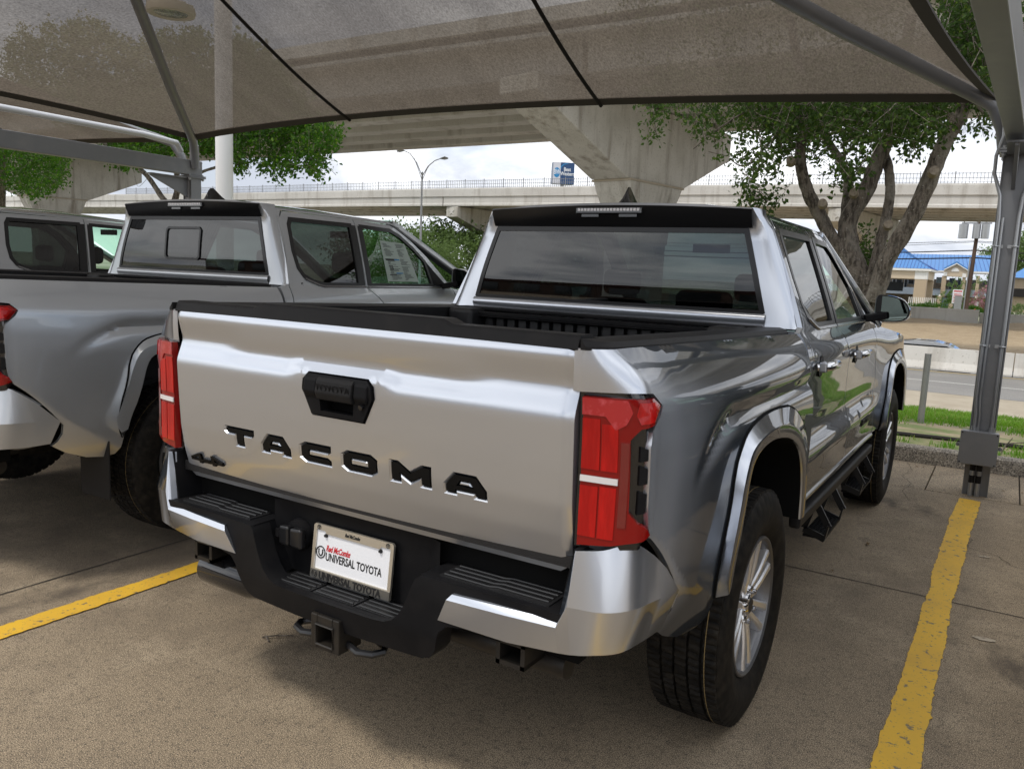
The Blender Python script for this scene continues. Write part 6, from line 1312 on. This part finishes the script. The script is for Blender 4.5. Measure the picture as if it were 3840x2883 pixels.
    q.add(V, [(i*5+j, i*5+j+1, (i+1)*5+j+1, (i+1)*5+j) for i in range(len(prof_)-1) for j in range(4)]+[(0, 1, 2, 3, 4)]); fixn(q.build('roof_antenna', M['gloss_black'], P, 50))
    # --- interior: seats, dashboard, wheel
    q = MB(); q.box(-.66, .66, 1.80, 2.40, .75, 1.02); q.box(-.66, .66, 1.80, 1.93, 1.0, 1.27); bevel(q.build('rear_seat', M['seat'], P), .05, 3)
    for x in (-.40, .40, 0): q = MB(); q.box(x-.13, x+.13, 1.84, 1.91, 1.29, 1.43 if x else 1.38); bevel(q.build('headrest', M['seat'], P), .04, 3)
    for x in (-.39, .39):
        q = MB(); q.box(x-.22, x+.22, 2.72, 2.84, .85, 1.33); q.box(x-.25, x+.25, 2.80, 3.25, .78, .95); bevel(q.build('front_seat', M['seat'], P), .06, 3)
        q = MB(); q.box(x-.115, x+.115, 2.70, 2.78, 1.37, 1.52); bevel(q.build('headrest', M['seat'], P), .045, 3)
    q = MB(); q.box(-.74, .74, 3.50, 3.95, .85, 1.20); q.box(-.80, .80, 1.72, 3.9, .62, .80); bevel(q.build('dashboard', M['interior'], P), .04)
    q = MB(); q.tube([(-.37+.19*math.cos(t), 3.36+.09*math.sin(t), 1.13+.16*math.sin(t)) for t in np.linspace(0, 2*math.pi, 24)], .015, 8, False); q.build('steering_wheel', M['interior'], P, 50)
    q = MB(); q.box(-.11, .11, 3.12, 3.15, 1.64, 1.69); q.build('interior_mirror', M['interior'], P)
    # --- wheels
    for (x, y, s) in ((.834, 1.0, 1), (-.834, 1.0, -1), (.834, 4.343, 1), (-.834, 4.343, -1)): make_wheel(P, x, y, s)
# ---------------------------------------------------------------- place the trucks
T1 = empty('pickup_truck', (0, 0, 0), label='silver pickup truck in front with red tail lights and TACOMA tailgate', category='pickup truck', group='pickup trucks parked side by side')
make_truck(T1)
M['smoke'].node_tree.nodes['Principled BSDF'].inputs['Base Color'].default_value = (.03, .03, .032, 1)
def repaint(o, mm='cement'):
    for s_ in getattr(o, 'material_slots', []):
        if s_.material == M['silver']: s_.link = 'OBJECT'; s_.material = M[mm]
        if s_.material == M['glass_rear']: pass
    for ch in kids(o): repaint(ch, mm)
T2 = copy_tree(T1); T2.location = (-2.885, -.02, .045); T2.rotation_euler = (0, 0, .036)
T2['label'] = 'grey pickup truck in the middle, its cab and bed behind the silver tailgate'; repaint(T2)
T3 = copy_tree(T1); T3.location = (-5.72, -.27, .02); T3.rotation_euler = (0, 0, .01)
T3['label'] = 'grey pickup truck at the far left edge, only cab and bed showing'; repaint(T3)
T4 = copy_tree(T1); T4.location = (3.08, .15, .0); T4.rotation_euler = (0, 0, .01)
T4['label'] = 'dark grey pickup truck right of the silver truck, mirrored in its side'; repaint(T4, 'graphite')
# middle truck only: sliding rear pane, price sticker, mud flaps
gp2 = lambda a, b: np.stack([a, 1.699+.030*np.clip(((np.asarray(b)-1.345)/.347-.22)/.78, 0, 1.2)**1.5-.014*(1-(np.asarray(a)/.72)**2)-.004, b], 1)
ring = [(-.20, 1.42), (.10, 1.42), (.12, 1.44), (.12, 1.61), (.10, 1.63), (-.20, 1.63), (-.22, 1.61), (-.22, 1.44)]
patch('sliding_pane_frame', ring, [offs(ring, -.014)], gp2, .04, M['gloss_black2'], T2, ret=lambda q: q+np.array([0, .006, 0]))
for TT in (T2, T3):
    for s in (-1, 1): q = MB(); q.box(*sorted((s*.70, s*.93)), .505, .513, .27, .56); bevel(q.build('mud_flap', M['trim'], TT), .004)
    q = MB(); q.box(-.12, .12, -.02, .10, .34, .42); q.build('tow_bracket', M['frame_steel'], TT)
st_ = [(2.66, 1.33), (3.02, 1.33), (2.99, 1.60), (2.70, 1.61)]
sk = patch('price_sticker', st_, [], lambda a, b: SC(a, b, -.004), .03, M['paper'], T2)
rs = np.random.RandomState(5)
for i in range(34):
    z = 1.590-i*.0075; y0 = 2.715+(i % 3)*.004; L1 = rs.uniform(.03, .12); x_ = SC([y0], [z])[0][0]
    for (ya, yb) in ((y0, y0+L1), (y0+.15, y0+.15+rs.uniform(.03, .11))):
        if i in (4, 12, 13, 20): continue
        b = MB(); b.add([tuple(SC([yy], [zz])[0]+np.array([-.0025, 0, 0])) for yy, zz in ((ya, z), (yb, z), (yb, z+.0028), (ya, z+.0028))], [(0, 1, 2, 3)]); b.build('print_line', M['ink'], sk)
for (ya, yb, za, zb_, mm) in ((2.70, 2.80, 1.475, 1.487, 'ink'), (2.80, 2.86, 1.478, 1.486, 'sign_blue'), (2.70, 2.78, 1.372, 1.378, 'ink'), (2.78, 2.86, 1.385, 1.392, 'sign_blue')):
    b = MB(); b.add([tuple(SC([yy], [zz])[0]+np.array([-.002, 0, 0])) for yy, zz in ((ya, za), (yb, za), (yb, zb_), (ya, zb_))], [(0, 1, 2, 3)]); b.build('print_block', M[mm], sk)
text('sticker_number', '23', .045, M['ink'], sk, lambda x, y, z: (SC([2.72+x], [1.41+y])[0][0]-.002, 2.72+x, 1.41+y), 0, align='LEFT', bold=.001)
